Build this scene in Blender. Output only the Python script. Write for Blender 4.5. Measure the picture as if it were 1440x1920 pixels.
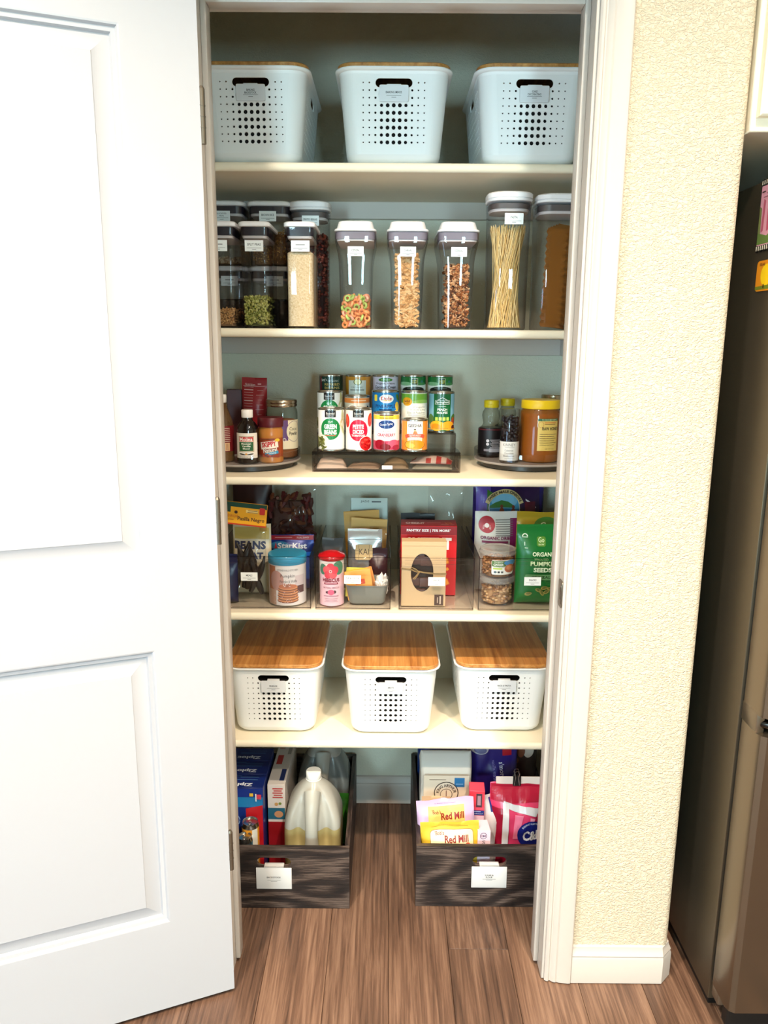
import bpy, bmesh, math, random
from mathutils import Vector, Matrix, noise
PI = math.pi
sc = bpy.context.scene
C = sc.collection
for o in list(bpy.data.objects):
    bpy.data.objects.remove(o)

# ------------------------------------------------------------------ camera
# world: X right, Y into the pantry, Z up; Y = 0 is the kitchen face of the wall
F_PX, PITCH, YAW, ROLL = 1475.285, 0.212819, -0.002874, 0.0071979
cd = bpy.data.cameras.new('camera')
cd.sensor_fit = 'VERTICAL'
cd.sensor_height = 32.0
cd.sensor_width = 24.0
cd.lens = F_PX / 1920.0 * 32.0
cd.clip_start = 0.05
cam = bpy.data.objects.new('camera', cd)
C.objects.link(cam)
_f = Vector((math.sin(YAW) * math.cos(PITCH), math.cos(YAW) * math.cos(PITCH), -math.sin(PITCH)))
_r = Vector((math.cos(YAW), -math.sin(YAW), 0))
_u = _r.cross(_f)
_r2 = _r * math.cos(ROLL) + _u * math.sin(ROLL)
_u2 = -_r * math.sin(ROLL) + _u * math.cos(ROLL)
cam.matrix_world = Matrix(((_r2.x, _u2.x, -_f.x, -0.0095), (_r2.y, _u2.y, -_f.y, -1.5482),
                           (_r2.z, _u2.z, -_f.z, 1.4336), (0, 0, 0, 1)))
sc.camera = cam

# ------------------------------------------------------------------ world, exposure
W = bpy.data.worlds.new('world')
sc.world = W
W.use_nodes = True
W.node_tree.nodes['Background'].inputs[0].default_value = (0.75, 0.85, 1.0, 1)
W.node_tree.nodes['Background'].inputs[1].default_value = 0.3
vs = sc.view_settings
vs.view_transform = 'Standard'
vs.look = 'None'
vs.gamma = 1.0
vs.use_curve_mapping = False
vs.exposure = 0.50
sc.cycles.transparent_max_bounces = 32
sc.cycles.max_bounces = 10
sc.cycles.sample_clamp_indirect = 6.0
LAMP_W = 30.0        # each recessed ceiling lamp
LAMP_COL = (1.0, 0.82, 0.64)
WINDOW_E = 40.0      # daylight panes in the rear kitchen wall
WINDOW_COL = (0.54, 0.87, 1.0)
SIDE_E, SIDE_COL = 8.5, (0.42, 0.66, 1.0)   # unseen glazing added in the left kitchen wall, for blue on the open door


# ------------------------------------------------------------------ colour and materials
def lin(c):
    r = []
    for v in c[:3]:
        v = v / 255.0
        r.append(v / 12.92 if v <= 0.04045 else ((v + 0.055) / 1.055) ** 2.4)
    return (r[0], r[1], r[2], 1.0)


_mc = {}


def M(c, rough=0.5, metal=0.0, spec=0.5, coat=0.0):
    k = (tuple(c), rough, metal, spec, coat)
    if k in _mc:
        return _mc[k]
    m = bpy.data.materials.new('paint_%d_%d_%d' % tuple(c[:3]))
    m.use_nodes = True
    b = m.node_tree.nodes['Principled BSDF']
    b.inputs['Base Color'].default_value = lin(c)
    b.inputs['Roughness'].default_value = rough
    b.inputs['Metallic'].default_value = metal
    b.inputs['Specular IOR Level'].default_value = spec
    b.inputs['Coat Weight'].default_value = coat
    _mc[k] = m
    return m


def nt(name):
    m = bpy.data.materials.new(name)
    m.use_nodes = True
    t = m.node_tree
    return m, t, t.nodes['Principled BSDF'], (lambda ty: t.nodes.new(ty)), t.links.new


def emit(name, c, s):
    m = bpy.data.materials.new(name)
    m.use_nodes = True
    t = m.node_tree
    t.nodes.clear()
    e = t.nodes.new('ShaderNodeEmission')
    e.inputs[0].default_value = (*c, 1)
    e.inputs[1].default_value = s
    o = t.nodes.new('ShaderNodeOutputMaterial')
    t.links.new(e.outputs[0], o.inputs[0])
    return m


def clear(name, tint, gloss_rough=0.03, ior=1.42, body=0.0, body_col=(200, 200, 200), edge=None):
    """thin clear plastic or glass wall: tinted transmission under a Fresnel reflection"""
    m = bpy.data.materials.new(name)
    m.use_nodes = True
    t = m.node_tree
    t.nodes.clear()
    L = t.links.new
    tr = t.nodes.new('ShaderNodeBsdfTransparent')
    tr.inputs[0].default_value = (*tint, 1)
    src = tr.outputs[0]
    if edge:
        lw = t.nodes.new('ShaderNodeLayerWeight')
        lw.inputs[0].default_value = 0.25
        mx0 = t.nodes.new('ShaderNodeMix')
        mx0.data_type = 'RGBA'
        L(lw.outputs['Facing'], mx0.inputs[0])
        mx0.inputs[6].default_value = (*tint, 1)
        mx0.inputs[7].default_value = (*edge, 1)
        L(mx0.outputs[2], tr.inputs[0])
    if body:
        df = t.nodes.new('ShaderNodeBsdfPrincipled')
        df.inputs['Base Color'].default_value = lin(body_col)
        df.inputs['Roughness'].default_value = 0.6
        m0 = t.nodes.new('ShaderNodeMixShader')
        m0.inputs[0].default_value = body
        L(tr.outputs[0], m0.inputs[1])
        L(df.outputs[0], m0.inputs[2])
        src = m0.outputs[0]
    g = t.nodes.new('ShaderNodeBsdfGlossy')
    g.inputs['Roughness'].default_value = gloss_rough
    # Schlick reflectance, the same from both sides of the thin wall
    f0 = ((ior - 1) / (ior + 1)) ** 2
    lf = t.nodes.new('ShaderNodeLayerWeight')
    lf.inputs[0].default_value = 0.5
    pw = t.nodes.new('ShaderNodeMath')
    pw.operation = 'POWER'
    pw.inputs[1].default_value = 5.0
    L(lf.outputs['Facing'], pw.inputs[0])
    fr = t.nodes.new('ShaderNodeMath')
    fr.operation = 'MULTIPLY_ADD'
    fr.inputs[1].default_value = 0.75 * (1 - f0)
    fr.inputs[2].default_value = f0
    L(pw.outputs[0], fr.inputs[0])
    mx = t.nodes.new('ShaderNodeMixShader')
    L(fr.outputs[0], mx.inputs[0])
    L(src, mx.inputs[1])
    L(g.outputs[0], mx.inputs[2])
    o = t.nodes.new('ShaderNodeOutputMaterial')
    L(mx.outputs[0], o.inputs[0])
    return m


def plaster(name, c, scale, strength, rough=0.75, dist=0.004):
    m, t, b, N, L = nt(name)
    b.inputs['Base Color'].default_value = lin(c)
    b.inputs['Roughness'].default_value = rough
    tc = N('ShaderNodeTexCoord')
    mp = N('ShaderNodeMapping')
    mp.inputs['Scale'].default_value = (1, 1, 1.7)
    n1 = N('ShaderNodeTexNoise')
    n1.inputs['Scale'].default_value = scale
    n1.inputs['Detail'].default_value = 3
    n1.inputs['Distortion'].default_value = 1.2
    cr = N('ShaderNodeValToRGB')
    cr.color_ramp.elements[0].position = 0.42
    cr.color_ramp.elements[1].position = 0.60
    bp = N('ShaderNodeBump')
    bp.inputs['Strength'].default_value = strength
    bp.inputs['Distance'].default_value = dist
    L(tc.outputs['Object'], mp.inputs[0])
    L(mp.outputs[0], n1.inputs['Vector'])
    L(n1.outputs[0], cr.inputs[0])
    L(cr.outputs[0], bp.inputs['Height'])
    L(bp.outputs[0], b.inputs['Normal'])
    return m


def wood(name, dark, mid, light, scale, stretch, rough=0.45, axis='Y', rnd=0.25, bump=0.15, rings=0.0, strips=0.0, rs=6.0, rst=0.3, ra=0.11):
    """grain along one object axis; each object its own tone"""
    m, t, b, N, L = nt(name)
    tc = N('ShaderNodeTexCoord')
    oi = N('ShaderNodeObjectInfo')
    mp = N('ShaderNodeMapping')
    s = {'X': (stretch, 1, 1), 'Y': (1, stretch, 1), 'Z': (1, 1, stretch)}[axis]
    mp.inputs['Scale'].default_value = s
    ad = N('ShaderNodeVectorMath')
    ad.operation = 'ADD'
    ml = N('ShaderNodeVectorMath')
    ml.operation = 'SCALE'
    ml.inputs[0].default_value = (13.7, 7.1, 3.3)
    L(oi.outputs['Random'], ml.inputs['Scale'])
    L(tc.outputs['Object'], mp.inputs[0])
    L(mp.outputs[0], ad.inputs[0])
    L(ml.outputs[0], ad.inputs[1])
    n1 = N('ShaderNodeTexNoise')
    n1.inputs['Scale'].default_value = scale
    n1.inputs['Detail'].default_value = 8
    n1.inputs['Roughness'].default_value = 0.65
    n1.inputs['Distortion'].default_value = 0.4
    L(ad.outputs[0], n1.inputs['Vector'])
    fac = n1.outputs[0]
    if rings:
        wv = N('ShaderNodeTexNoise')
        wv.inputs['Scale'].default_value = rs
        wv.inputs['Detail'].default_value = 1.2
        mp2 = N('ShaderNodeMapping')
        mp2.inputs['Scale'].default_value = {'X': (rst, 1, 1), 'Y': (1, rst, 1), 'Z': (1, 1, rst)}[axis]
        ad2 = N('ShaderNodeVectorMath')
        ad2.operation = 'ADD'
        L(tc.outputs['Object'], mp2.inputs[0])
        L(mp2.outputs[0], ad2.inputs[0])
        L(ml.outputs[0], ad2.inputs[1])
        L(ad2.outputs[0], wv.inputs['Vector'])
        mu = N('ShaderNodeMath')
        mu.operation = 'MULTIPLY'
        mu.inputs[1].default_value = rings
        sn = N('ShaderNodeMath')
        sn.operation = 'SINE'
        L(wv.outputs[0], mu.inputs[0])
        L(mu.outputs[0], sn.inputs[0])
        sm = N('ShaderNodeMath')
        sm.operation = 'MULTIPLY_ADD'
        sm.inputs[1].default_value = ra
        L(sn.outputs[0], sm.inputs[0])
        L(n1.outputs[0], sm.inputs[2])
        fac = sm.outputs[0]
    cr = N('ShaderNodeValToRGB')
    e = cr.color_ramp.elements
    e[0].position = 0.30
    e[0].color = lin(dark)
    e[1].position = 0.72
    e[1].color = lin(light)
    em = e.new(0.5)
    em.color = lin(mid)
    L(fac, cr.inputs[0])
    hs = N('ShaderNodeHueSaturation')
    mr = N('ShaderNodeMapRange')
    mr.inputs['To Min'].default_value = 1.0 - rnd
    mr.inputs['To Max'].default_value = 1.0 + rnd
    if strips:
        sx = N('ShaderNodeSeparateXYZ')
        L(tc.outputs['Object'], sx.inputs[0])
        dv = N('ShaderNodeMath')
        dv.operation = 'MULTIPLY_ADD'
        dv.inputs[1].default_value = 1.0 / strips
        L(sx.outputs[0], dv.inputs[0])
        m7 = N('ShaderNodeMath')
        m7.operation = 'MULTIPLY'
        m7.inputs[1].default_value = 97.0
        L(oi.outputs['Random'], m7.inputs[0])
        L(m7.outputs[0], dv.inputs[2])
        fl = N('ShaderNodeMath')
        fl.operation = 'FLOOR'
        L(dv.outputs[0], fl.inputs[0])
        wn = N('ShaderNodeTexWhiteNoise')
        wn.noise_dimensions = '1D'
        L(fl.outputs[0], wn.inputs['W'])
        L(wn.outputs[0], mr.inputs[0])
    else:
        L(oi.outputs['Random'], mr.inputs[0])
    L(mr.outputs[0], hs.inputs['Value'])
    L(cr.outputs[0], hs.inputs['Color'])
    L(hs.outputs[0], b.inputs['Base Color'])
    b.inputs['Roughness'].default_value = rough
    bp = N('ShaderNodeBump')
    bp.inputs['Strength'].default_value = bump
    bp.inputs['Distance'].default_value = 0.001
    L(fac, bp.inputs['Height'])
    L(bp.outputs[0], b.inputs['Normal'])
    return m


def grains(name, c1, c2, scale):
    m, t, b, N, L = nt(name)
    tc = N('ShaderNodeTexCoord')
    v = N('ShaderNodeTexVoronoi')
    v.inputs['Scale'].default_value = scale
    mx = N('ShaderNodeMix')
    mx.data_type = 'RGBA'
    mx.inputs[6].default_value = lin(c1)
    mx.inputs[7].default_value = lin(c2)
    L(tc.outputs['Object'], v.inputs['Vector'])
    L(v.outputs['Color'], mx.inputs[0])
    L(mx.outputs[2], b.inputs['Base Color'])
    b.inputs['Roughness'].default_value = 0.8
    bp = N('ShaderNodeBump')
    bp.inputs['Strength'].default_value = 0.5
    bp.inputs['Distance'].default_value = 0.002
    L(v.outputs['Distance'], bp.inputs['Height'])
    L(bp.outputs[0], b.inputs['Normal'])
    return m


def brushed(name, c, rough, axis_scale):
    m, t, b, N, L = nt(name)
    b.inputs['Base Color'].default_value = lin(c)
    b.inputs['Metallic'].default_value = 0.9
    b.inputs['Roughness'].default_value = rough
    tc = N('ShaderNodeTexCoord')
    mp = N('ShaderNodeMapping')
    mp.inputs['Scale'].default_value = axis_scale
    n = N('ShaderNodeTexNoise')
    n.inputs['Scale'].default_value = 6
    bp = N('ShaderNodeBump')
    bp.inputs['Strength'].default_value = 0.06
    bp.inputs['Distance'].default_value = 0.002
    L(tc.outputs['Object'], mp.inputs[0])
    L(mp.outputs[0], n.inputs['Vector'])
    L(n.outputs[0], bp.inputs['Height'])
    L(bp.outputs[0], b.inputs['Normal'])
    return m


WHITE = M((240, 238, 232), 0.4)
TRIM = M((192, 183, 173), 0.35)
SHELF = M((238, 226, 200), 0.45)
DOORP = M((172, 172, 175), 0.35)
PLASTIC = M((238, 238, 234), 0.42)
LIDW = M((236, 234, 234), 0.3)
STEEL = M((190, 190, 188), 0.22, 1.0)
NICKEL = M((116, 106, 92), 0.35, 0.8)
BLACK = M((14, 13, 12), 0.5)
KITCHEN_WALL = plaster('kitchen_wall_paint', (215, 199, 172), 115, 0.7, dist=0.003)
PANTRY_WALL = plaster('pantry_wall_paint', (210, 208, 188), 120, 0.35, 0.5, dist=0.002)
CEIL = M((236, 232, 224), 0.8)
CLEAR = clear('clear_plastic', (0.955, 0.95, 0.955), ior=1.5, edge=(0.5, 0.47, 0.5))
CLEARBIN = clear('clear_acrylic', (0.975, 0.975, 0.975), 0.02, 1.4, edge=(0.80, 0.78, 0.78))
SMOKE = clear('smoky_acrylic', (0.89, 0.87, 0.86), 0.03, 1.45, edge=(0.5, 0.47, 0.47))
SMOKED = clear('dark_smoky_acrylic', (0.45, 0.42, 0.42), 0.05, 1.4)
GLASSY = clear('bottle_glass', (0.86, 0.86, 0.82), 0.02, 1.45, edge=(0.45, 0.44, 0.4))
WRAP = clear('plastic_wrap', (0.95, 0.95, 0.95), 0.06, 1.5)
MILKY = clear('milky_jug_plastic', (0.55, 0.55, 0.50), 0.25, 1.4, body=0.55, body_col=(206, 206, 196))
GASKET = M((34, 30, 40), 0.35)


# ------------------------------------------------------------------ mesh builder
def rr(hx, hy, r, z, n=6, cx=0.0, cy=0.0):
    """ring of a rounded rectangle"""
    r = max(min(r, hx - 1e-5, hy - 1e-5), 1e-5)
    p = []
    for k, (sx, sy) in enumerate(((1, -1), (1, 1), (-1, 1), (-1, -1))):
        a0 = -PI / 2 + k * PI / 2
        for i in range(n + 1):
            a = a0 + (PI / 2) * i / n
            p.append((cx + sx * (hx - r) + r * math.cos(a), cy + sy * (hy - r) + r * math.sin(a), z))
    return p


class MB:
    def __init__(s):
        s.v, s.f, s.m = [], [], []

    def add(s, vs_, fs, mi=0):
        o = len(s.v)
        s.v += [tuple(v) for v in vs_]
        for f in fs:
            s.f.append(tuple(i + o for i in f))
            s.m.append(mi)
        return s

    def box(s, x0, x1, y0, y1, z0, z1, mi=0):
        return s.add([(x0, y0, z0), (x1, y0, z0), (x1, y1, z0), (x0, y1, z0),
                      (x0, y0, z1), (x1, y0, z1), (x1, y1, z1), (x0, y1, z1)],
                     [(0, 3, 2, 1), (4, 5, 6, 7), (0, 1, 5, 4), (1, 2, 6, 5), (2, 3, 7, 6), (3, 0, 4, 7)], mi)

    def bbox(s, x0, x1, y0, y1, z0, z1, b=0.002, seg=2, mi=0):
        bm = bmesh.new()
        bmesh.ops.create_cube(bm, size=1)
        for v in bm.verts:
            v.co = Vector(((x0 + x1) / 2 + v.co.x * (x1 - x0), (y0 + y1) / 2 + v.co.y * (y1 - y0),
                           (z0 + z1) / 2 + v.co.z * (z1 - z0)))
        bmesh.ops.bevel(bm, geom=list(bm.edges), offset=b, segments=seg, affect='EDGES', profile=0.5)
        bm.verts.index_update()
        s.add([v.co[:] for v in bm.verts], [[v.index for v in f.verts] for f in bm.faces], mi)
        bm.free()
        return s

    def loft(s, rings, cap0=True, cap1=True, mi=0, closed=True):
        n = len(rings[0])
        vs_, fs = [], []
        for r in rings:
            vs_ += r
        for k in range(len(rings) - 1):
            for i in range(n if closed else n - 1):
                j = (i + 1) % n
                fs.append((k * n + i, k * n + j, (k + 1) * n + j, (k + 1) * n + i))
        if cap0:
            fs.append(tuple(reversed(range(n))))
        if cap1:
            fs.append(tuple(range((len(rings) - 1) * n, len(rings) * n)))
        return s.add(vs_, fs, mi)

    def lathe(s, prof, seg=32, cx=0.0, cy=0.0, cap0=True, cap1=True, mi=0):
        rings = []
        for r, z in prof:
            rings.append([(cx + r * math.sin(2 * PI * i / seg), cy - r * math.cos(2 * PI * i / seg), z) for i in range(seg)])
        return s.loft(rings, cap0, cap1, mi)

    def tube(s, pts, r, seg=8, mi=0, caps=True):
        rings = []
        P = [Vector(p) for p in pts]
        up = Vector((0.13, 0.31, 1)).normalized()
        for i, p in enumerate(P):
            d = (P[min(i + 1, len(P) - 1)] - P[max(i - 1, 0)]).normalized()
            a = d.cross(up)
            if a.length < 1e-3:
                a = d.cross(Vector((1, 0, 0)))
            a.normalize()
            b = d.cross(a)
            rad = r[i] if isinstance(r, (list, tuple)) else r
            rings.append([tuple(p + a * rad * math.cos(2 * PI * k / seg) + b * rad * math.sin(2 * PI * k / seg)) for k in range(seg)])
        return s.loft(rings, caps, caps, mi)

    def prism(s, pts, y0, y1, mi=0):
        """polygon in x,z extruded along y"""
        n = len(pts)
        vs_ = [(x, y0, z) for x, z in pts] + [(x, y1, z) for x, z in pts]
        fs = [tuple(range(n)), tuple(reversed(range(n, 2 * n)))]
        fs += [(i, i + n, (i + 1) % n + n, (i + 1) % n) for i in range(n)]
        return s.add(vs_, fs, mi)

    def sphere(s, c, rx, ry=None, rz=None, sub=1, mi=0, rot=None):
        bm = bmesh.new()
        bmesh.ops.create_icosphere(bm, subdivisions=sub, radius=1)
        ry = ry or rx
        rz = rz or rx
        vs_ = []
        for v in bm.verts:
            p = Vector((v.co.x * rx, v.co.y * ry, v.co.z * rz))
            if rot is not None:
                p = rot @ p
            vs_.append(p + Vector(c))
        bm.verts.index_update()
        s.add(vs_, [[v.index for v in f.verts] for f in bm.faces], mi)
        bm.free()
        return s

    def mesh(s, name, mats, smooth=True, angle=40):
        me = bpy.data.meshes.new(name)
        me.from_pydata(s.v, [], s.f)
        for m in (mats if isinstance(mats, (list, tuple)) else [mats]):
            me.materials.append(m)
        me.polygons.foreach_set('material_index', s.m)
        bm = bmesh.new()
        bm.from_mesh(me)
        bmesh.ops.recalc_face_normals(bm, faces=bm.faces)
        bm.to_mesh(me)
        bm.free()
        if smooth:
            me.polygons.foreach_set('use_smooth', [True] * len(me.polygons))
            me.set_sharp_from_angle(angle=math.radians(angle))
        me.update()
        return me

    def build(s, name, mats, parent=None, loc=(0, 0, 0), rot=(0, 0, 0), smooth=True, angle=40):
        o = bpy.data.objects.new(name, s.mesh(name, mats, smooth, angle))
        C.objects.link(o)
        o.parent = parent
        o.location = loc
        o.rotation_euler = rot
        return o


def tag(o, label=None, cat=None, group=None, kind=None):
    if label:
        o['label'] = label
    if cat:
        o['category'] = cat
    if group:
        o['group'] = group
    if kind:
        o['kind'] = kind
    return o


def root(name, label, cat, loc=(0, 0, 0), rz=0.0, group=None, rx=0.0, ry=0.0):
    o = bpy.data.objects.new(name, None)
    C.objects.link(o)
    o.empty_display_size = 0.05
    o.location = loc
    o.rotation_euler = (rx, ry, rz)
    return tag(o, label, cat, group)


def struct(o):
    o['kind'] = 'structure'
    return o


def copy_tree(o, parent=None):
    c = o.copy()
    C.objects.link(c)
    c.parent = parent
    for ch in o.children:
        copy_tree(ch, c)
    return c


def holed(outer, holes, depth, res=None):
    """flat plate in u,v with real holes: returns (verts, faces), thickness along +w from 0 to depth"""
    cu = bpy.data.curves.new('plate', 'CURVE')
    cu.dimensions = '2D'
    cu.fill_mode = 'BOTH'
    cu.extrude = depth / 2
    for pts in [outer] + holes:
        sp = cu.splines.new('POLY')
        sp.points.add(len(pts) - 1)
        for p, q in zip(sp.points, pts):
            p.co = (q[0], q[1], 0, 1)
        sp.use_cyclic_u = True
    ob = bpy.data.objects.new('plate', cu)
    me = bpy.data.meshes.new_from_object(ob)
    vs_ = [(v.co.x, v.co.y, v.co.z + depth / 2) for v in me.vertices]
    fs = [tuple(p.vertices) for p in me.polygons]
    bpy.data.objects.remove(ob)
    bpy.data.curves.remove(cu)
    bpy.data.meshes.remove(me)
    return vs_, fs


def circ(cx, cy, r, n=10, ry=None):
    ry = ry or r
    return [(cx + r * math.cos(2 * PI * i / n), cy + ry * math.sin(2 * PI * i / n)) for i in range(n)]


def slot(cx, cy, w, h, n=8):
    r = h / 2
    p = []
    for i in range(n + 1):
        a = -PI / 2 + PI * i / n
        p.append((cx + w / 2 - r + r * math.cos(a), cy + r * math.sin(a)))
    for i in range(n + 1):
        a = PI / 2 + PI * i / n
        p.append((cx - w / 2 + r + r * math.cos(a), cy + r * math.sin(a)))
    return p


# ------------------------------------------------------------------ printed labels (flat print laid on a surface)
_fc = bpy.data.curves.new('lettering', 'FONT')
_fo = bpy.data.objects.new('lettering', _fc)
_tcache = {}


def glyphs(s, bold):
    k = (s, bold)
    if k not in _tcache:
        _fc.body = s
        _fc.size = 1.0
        _fc.offset = bold
        _fc.resolution_u = 2
        me = bpy.data.meshes.new_from_object(_fo)
        vs_ = [(v.co.x, v.co.y) for v in me.vertices]
        fs = [tuple(p.vertices) for p in me.polygons]
        bpy.data.meshes.remove(me)
        _tcache[k] = (vs_, fs)
    return _tcache[k]


class Print:
    """2-D artwork in millimetres, u to the right from the middle, v up from the bottom"""

    def __init__(s, rough=0.45):
        s.items, s.mats, s.rough = [], [], rough

    def _mi(s, c):
        m = M(c, s.rough)
        if m not in s.mats:
            s.mats.append(m)
        return s.mats.index(m)

    def poly(s, pts, c):
        s.items.append(([(p[0], p[1]) for p in pts], [tuple(range(len(pts)))], s._mi(c)))
        return s

    def rect(s, cx, cy, w, h, c, rot=0.0, r=0.0):
        if r:
            pts = [(p[0], p[1]) for p in rr(w / 2, h / 2, r, 0, 4)]
        else:
            pts = [(-w / 2, -h / 2), (w / 2, -h / 2), (w / 2, h / 2), (-w / 2, h / 2)]
        a = math.radians(rot)
        return s.poly([(cx + x * math.cos(a) - y * math.sin(a), cy + x * math.sin(a) + y * math.cos(a)) for x, y in pts], c)

    def ell(s, cx, cy, rx, ry, c, n=24, rot=0.0):
        a = math.radians(rot)
        pts = [(rx * math.cos(2 * PI * i / n), ry * math.sin(2 * PI * i / n)) for i in range(n)]
        return s.poly([(cx + x * math.cos(a) - y * math.sin(a), cy + x * math.sin(a) + y * math.cos(a)) for x, y in pts], c)

    def arc(s, cx, cy, r0, r1, a0, a1, c, n=20):
        pts = [(cx + r1 * math.cos(math.radians(a0 + (a1 - a0) * i / n)), cy + r1 * math.sin(math.radians(a0 + (a1 - a0) * i / n))) for i in range(n + 1)]
        pin = [(cx + r0 * math.cos(math.radians(a0 + (a1 - a0) * i / n)), cy + r0 * math.sin(math.radians(a0 + (a1 - a0) * i / n))) for i in range(n + 1)]
        for i in range(n):
            s.poly([pin[i], pts[i], pts[i + 1], pin[i + 1]], c)
        return s

    def text(s, t, cx, cy, w, h, c, rot=0.0, bold=0.0, curve=None):
        vs_, fs = glyphs(t, bold)
        if not vs_:
            return s
        x0, x1 = min(v[0] for v in vs_), max(v[0] for v in vs_)
        y0, y1 = min(v[1] for v in vs_), max(v[1] for v in vs_)
        a = math.radians(rot)
        pts = []
        for x, y in vs_:
            px = ((x - x0) / max(x1 - x0, 1e-6) - 0.5) * w
            py = ((y - y0) / max(y1 - y0, 1e-6) - 0.5) * h
            if curve:               # bend the line round a circle of this radius
                th = px / curve
                px, py = (curve + py) * math.sin(th), (curve + py) * math.cos(th) - curve
            pts.append((cx + px * math.cos(a) - py * math.sin(a), cy + px * math.sin(a) + py * math.cos(a)))
        s.items.append((pts, fs, s._mi(c)))
        return s

    def lines(s, cx, cy, w, n, step, c, th=0.7, ragged=True, seed=1):
        rnd = random.Random(seed)
        for k in range(n):
            ww = w * (rnd.uniform(0.6, 1.0) if ragged else 1.0)
            s.rect(cx - (w - ww) / 2, cy - k * step, ww, th, c)
        return s

    def build(s, name, parent, fn, cut_u=None, cut_v=None, step=0.00011, base=0.00035, rng=None):
        bm = bmesh.new()
        for li, (pts, fs, mi) in enumerate(s.items):
            b2 = bmesh.new()
            V = [b2.verts.new((p[0], p[1], 0)) for p in pts]
            for f in fs:
                try:
                    b2.faces.new([V[i] for i in f])
                except ValueError:
                    pass
            for ax, cut in ((0, cut_u), (1, cut_v)):
                if cut and pts:
                    lo = min(p[ax] for p in pts)
                    hi = max(p[ax] for p in pts)
                    k = math.floor(lo / cut) + 1
                    while k * cut < hi:
                        co = Vector((k * cut, 0, 0)) if ax == 0 else Vector((0, k * cut, 0))
                        no = Vector((1, 0, 0)) if ax == 0 else Vector((0, 1, 0))
                        bmesh.ops.bisect_plane(b2, geom=list(b2.verts) + list(b2.edges) + list(b2.faces), plane_co=co, plane_no=no, dist=1e-5)
                        k += 1
            mp = {}
            for v in b2.verts:
                mp[v] = bm.verts.new(fn(v.co.x / 1000, v.co.y / 1000, base + li * step))
            for f in b2.faces:
                try:
                    nf = bm.faces.new([mp[v] for v in f.verts])
                    nf.material_index = mi
                except ValueError:
                    pass
            b2.free()
        me = bpy.data.meshes.new(name)
        bm.to_mesh(me)
        bm.free()
        for m in s.mats:
            me.materials.append(m)
        o = bpy.data.objects.new(name, me)
        C.objects.link(o)
        o.parent = parent
        return o


def flat(y, z0=0.0, x0=0.0):
    return lambda u, v, d: (x0 + u, y - d, z0 + v)


def top_of(z, y0, x0=0.0):
    return lambda u, v, d: (x0 + u, y0 + v, z + d)


def cyl(R, z0=0.0, cx=0.0, cy=0.0, turn=0.0):
    return lambda u, v, d: (cx + (R + d) * math.sin(u / R + turn), cy - (R + d) * math.cos(u / R + turn), z0 + v)
# ------------------------------------------------------------------ the setting
CH = 2.74                       # ceiling height
JX, JT, JH = 0.3555, 0.019, 2.045   # jamb face, jamb thickness, head height
PX = 0.49                       # half width of the pantry inside
PY0, PY1 = 0.115, 0.711         # pantry depth
CX = 0.643                      # corner of the wall at the refrigerator recess
RX0, RX1, RY0 = -2.1, 2.2, -4.2  # kitchen

OAK = wood('plank_wood', (60, 43, 34), (96, 71, 56), (130, 102, 83), 130, 0.03, 0.42, 'Y', 0.12, 0.25, rings=40, rs=4.0, rst=0.12, ra=0.06)
DARKWOOD = wood('espresso_wood', (12, 8, 7), (38, 28, 24), (96, 81, 72), 300, 0.05, 0.5, 'X', 0.05, 0.6, rings=110, rs=5.0, rst=0.38, ra=0.13)
DARKWOOD_Y = wood('espresso_wood_side', (12, 8, 7), (34, 24, 21), (76, 62, 55), 190, 0.07, 0.5, 'Y', 0.05, 0.5, rings=60, rs=5.0, rst=0.35, ra=0.1)
BAMBOO = wood('bamboo', (150, 90, 38), (188, 128, 64), (212, 158, 92), 70, 0.05, 0.42, 'Y', 0.13, 0.1, strips=0.015)

floor = struct(MB().box(RX0, RX1, RY0, PY1 + 0.02, -0.06, -0.008).build('floor', M((40, 28, 20), 0.8), smooth=False))
PW, PL = 0.145, 1.22
_pm = MB().bbox(-PW / 2 + 0.0004, PW / 2 - 0.0004, -PL / 2 + 0.0004, PL / 2 - 0.0004, -0.008, 0.0, 0.0009, 1).mesh('plank', OAK, False)
_rng = random.Random(5)
k = 0
x = 0.004 + PW / 2 - PW * 15
while x - PW / 2 < RX1:
    y = _rng.uniform(-0.60, -0.30) + PL * 1.5
    if abs(x - (0.004 + PW * 1.5)) < 0.01:
        y = 0.09 + PL / 2
    while y + PL / 2 > RY0:
        cut = min(y + PL / 2, PY1 + 0.012)
        o = bpy.data.objects.new('plank', _pm)
        if x - PW / 2 >= RX0 - 0.01 and x + PW / 2 <= RX1 + 0.08:
            C.objects.link(o)
            ln = cut - (y - PL / 2)
            if ln > 0.02:
                o.scale = (1, ln / PL, 1)
                o.location = (x, (cut + y - PL / 2) / 2, 0)
                o.parent = floor
            else:
                bpy.data.objects.remove(o)
        y -= PL
    x += PW

struct(MB().box(RX0, RX1, RY0, PY1 + 0.02, CH, CH + 0.05).build('ceiling', CEIL, smooth=False))
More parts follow.
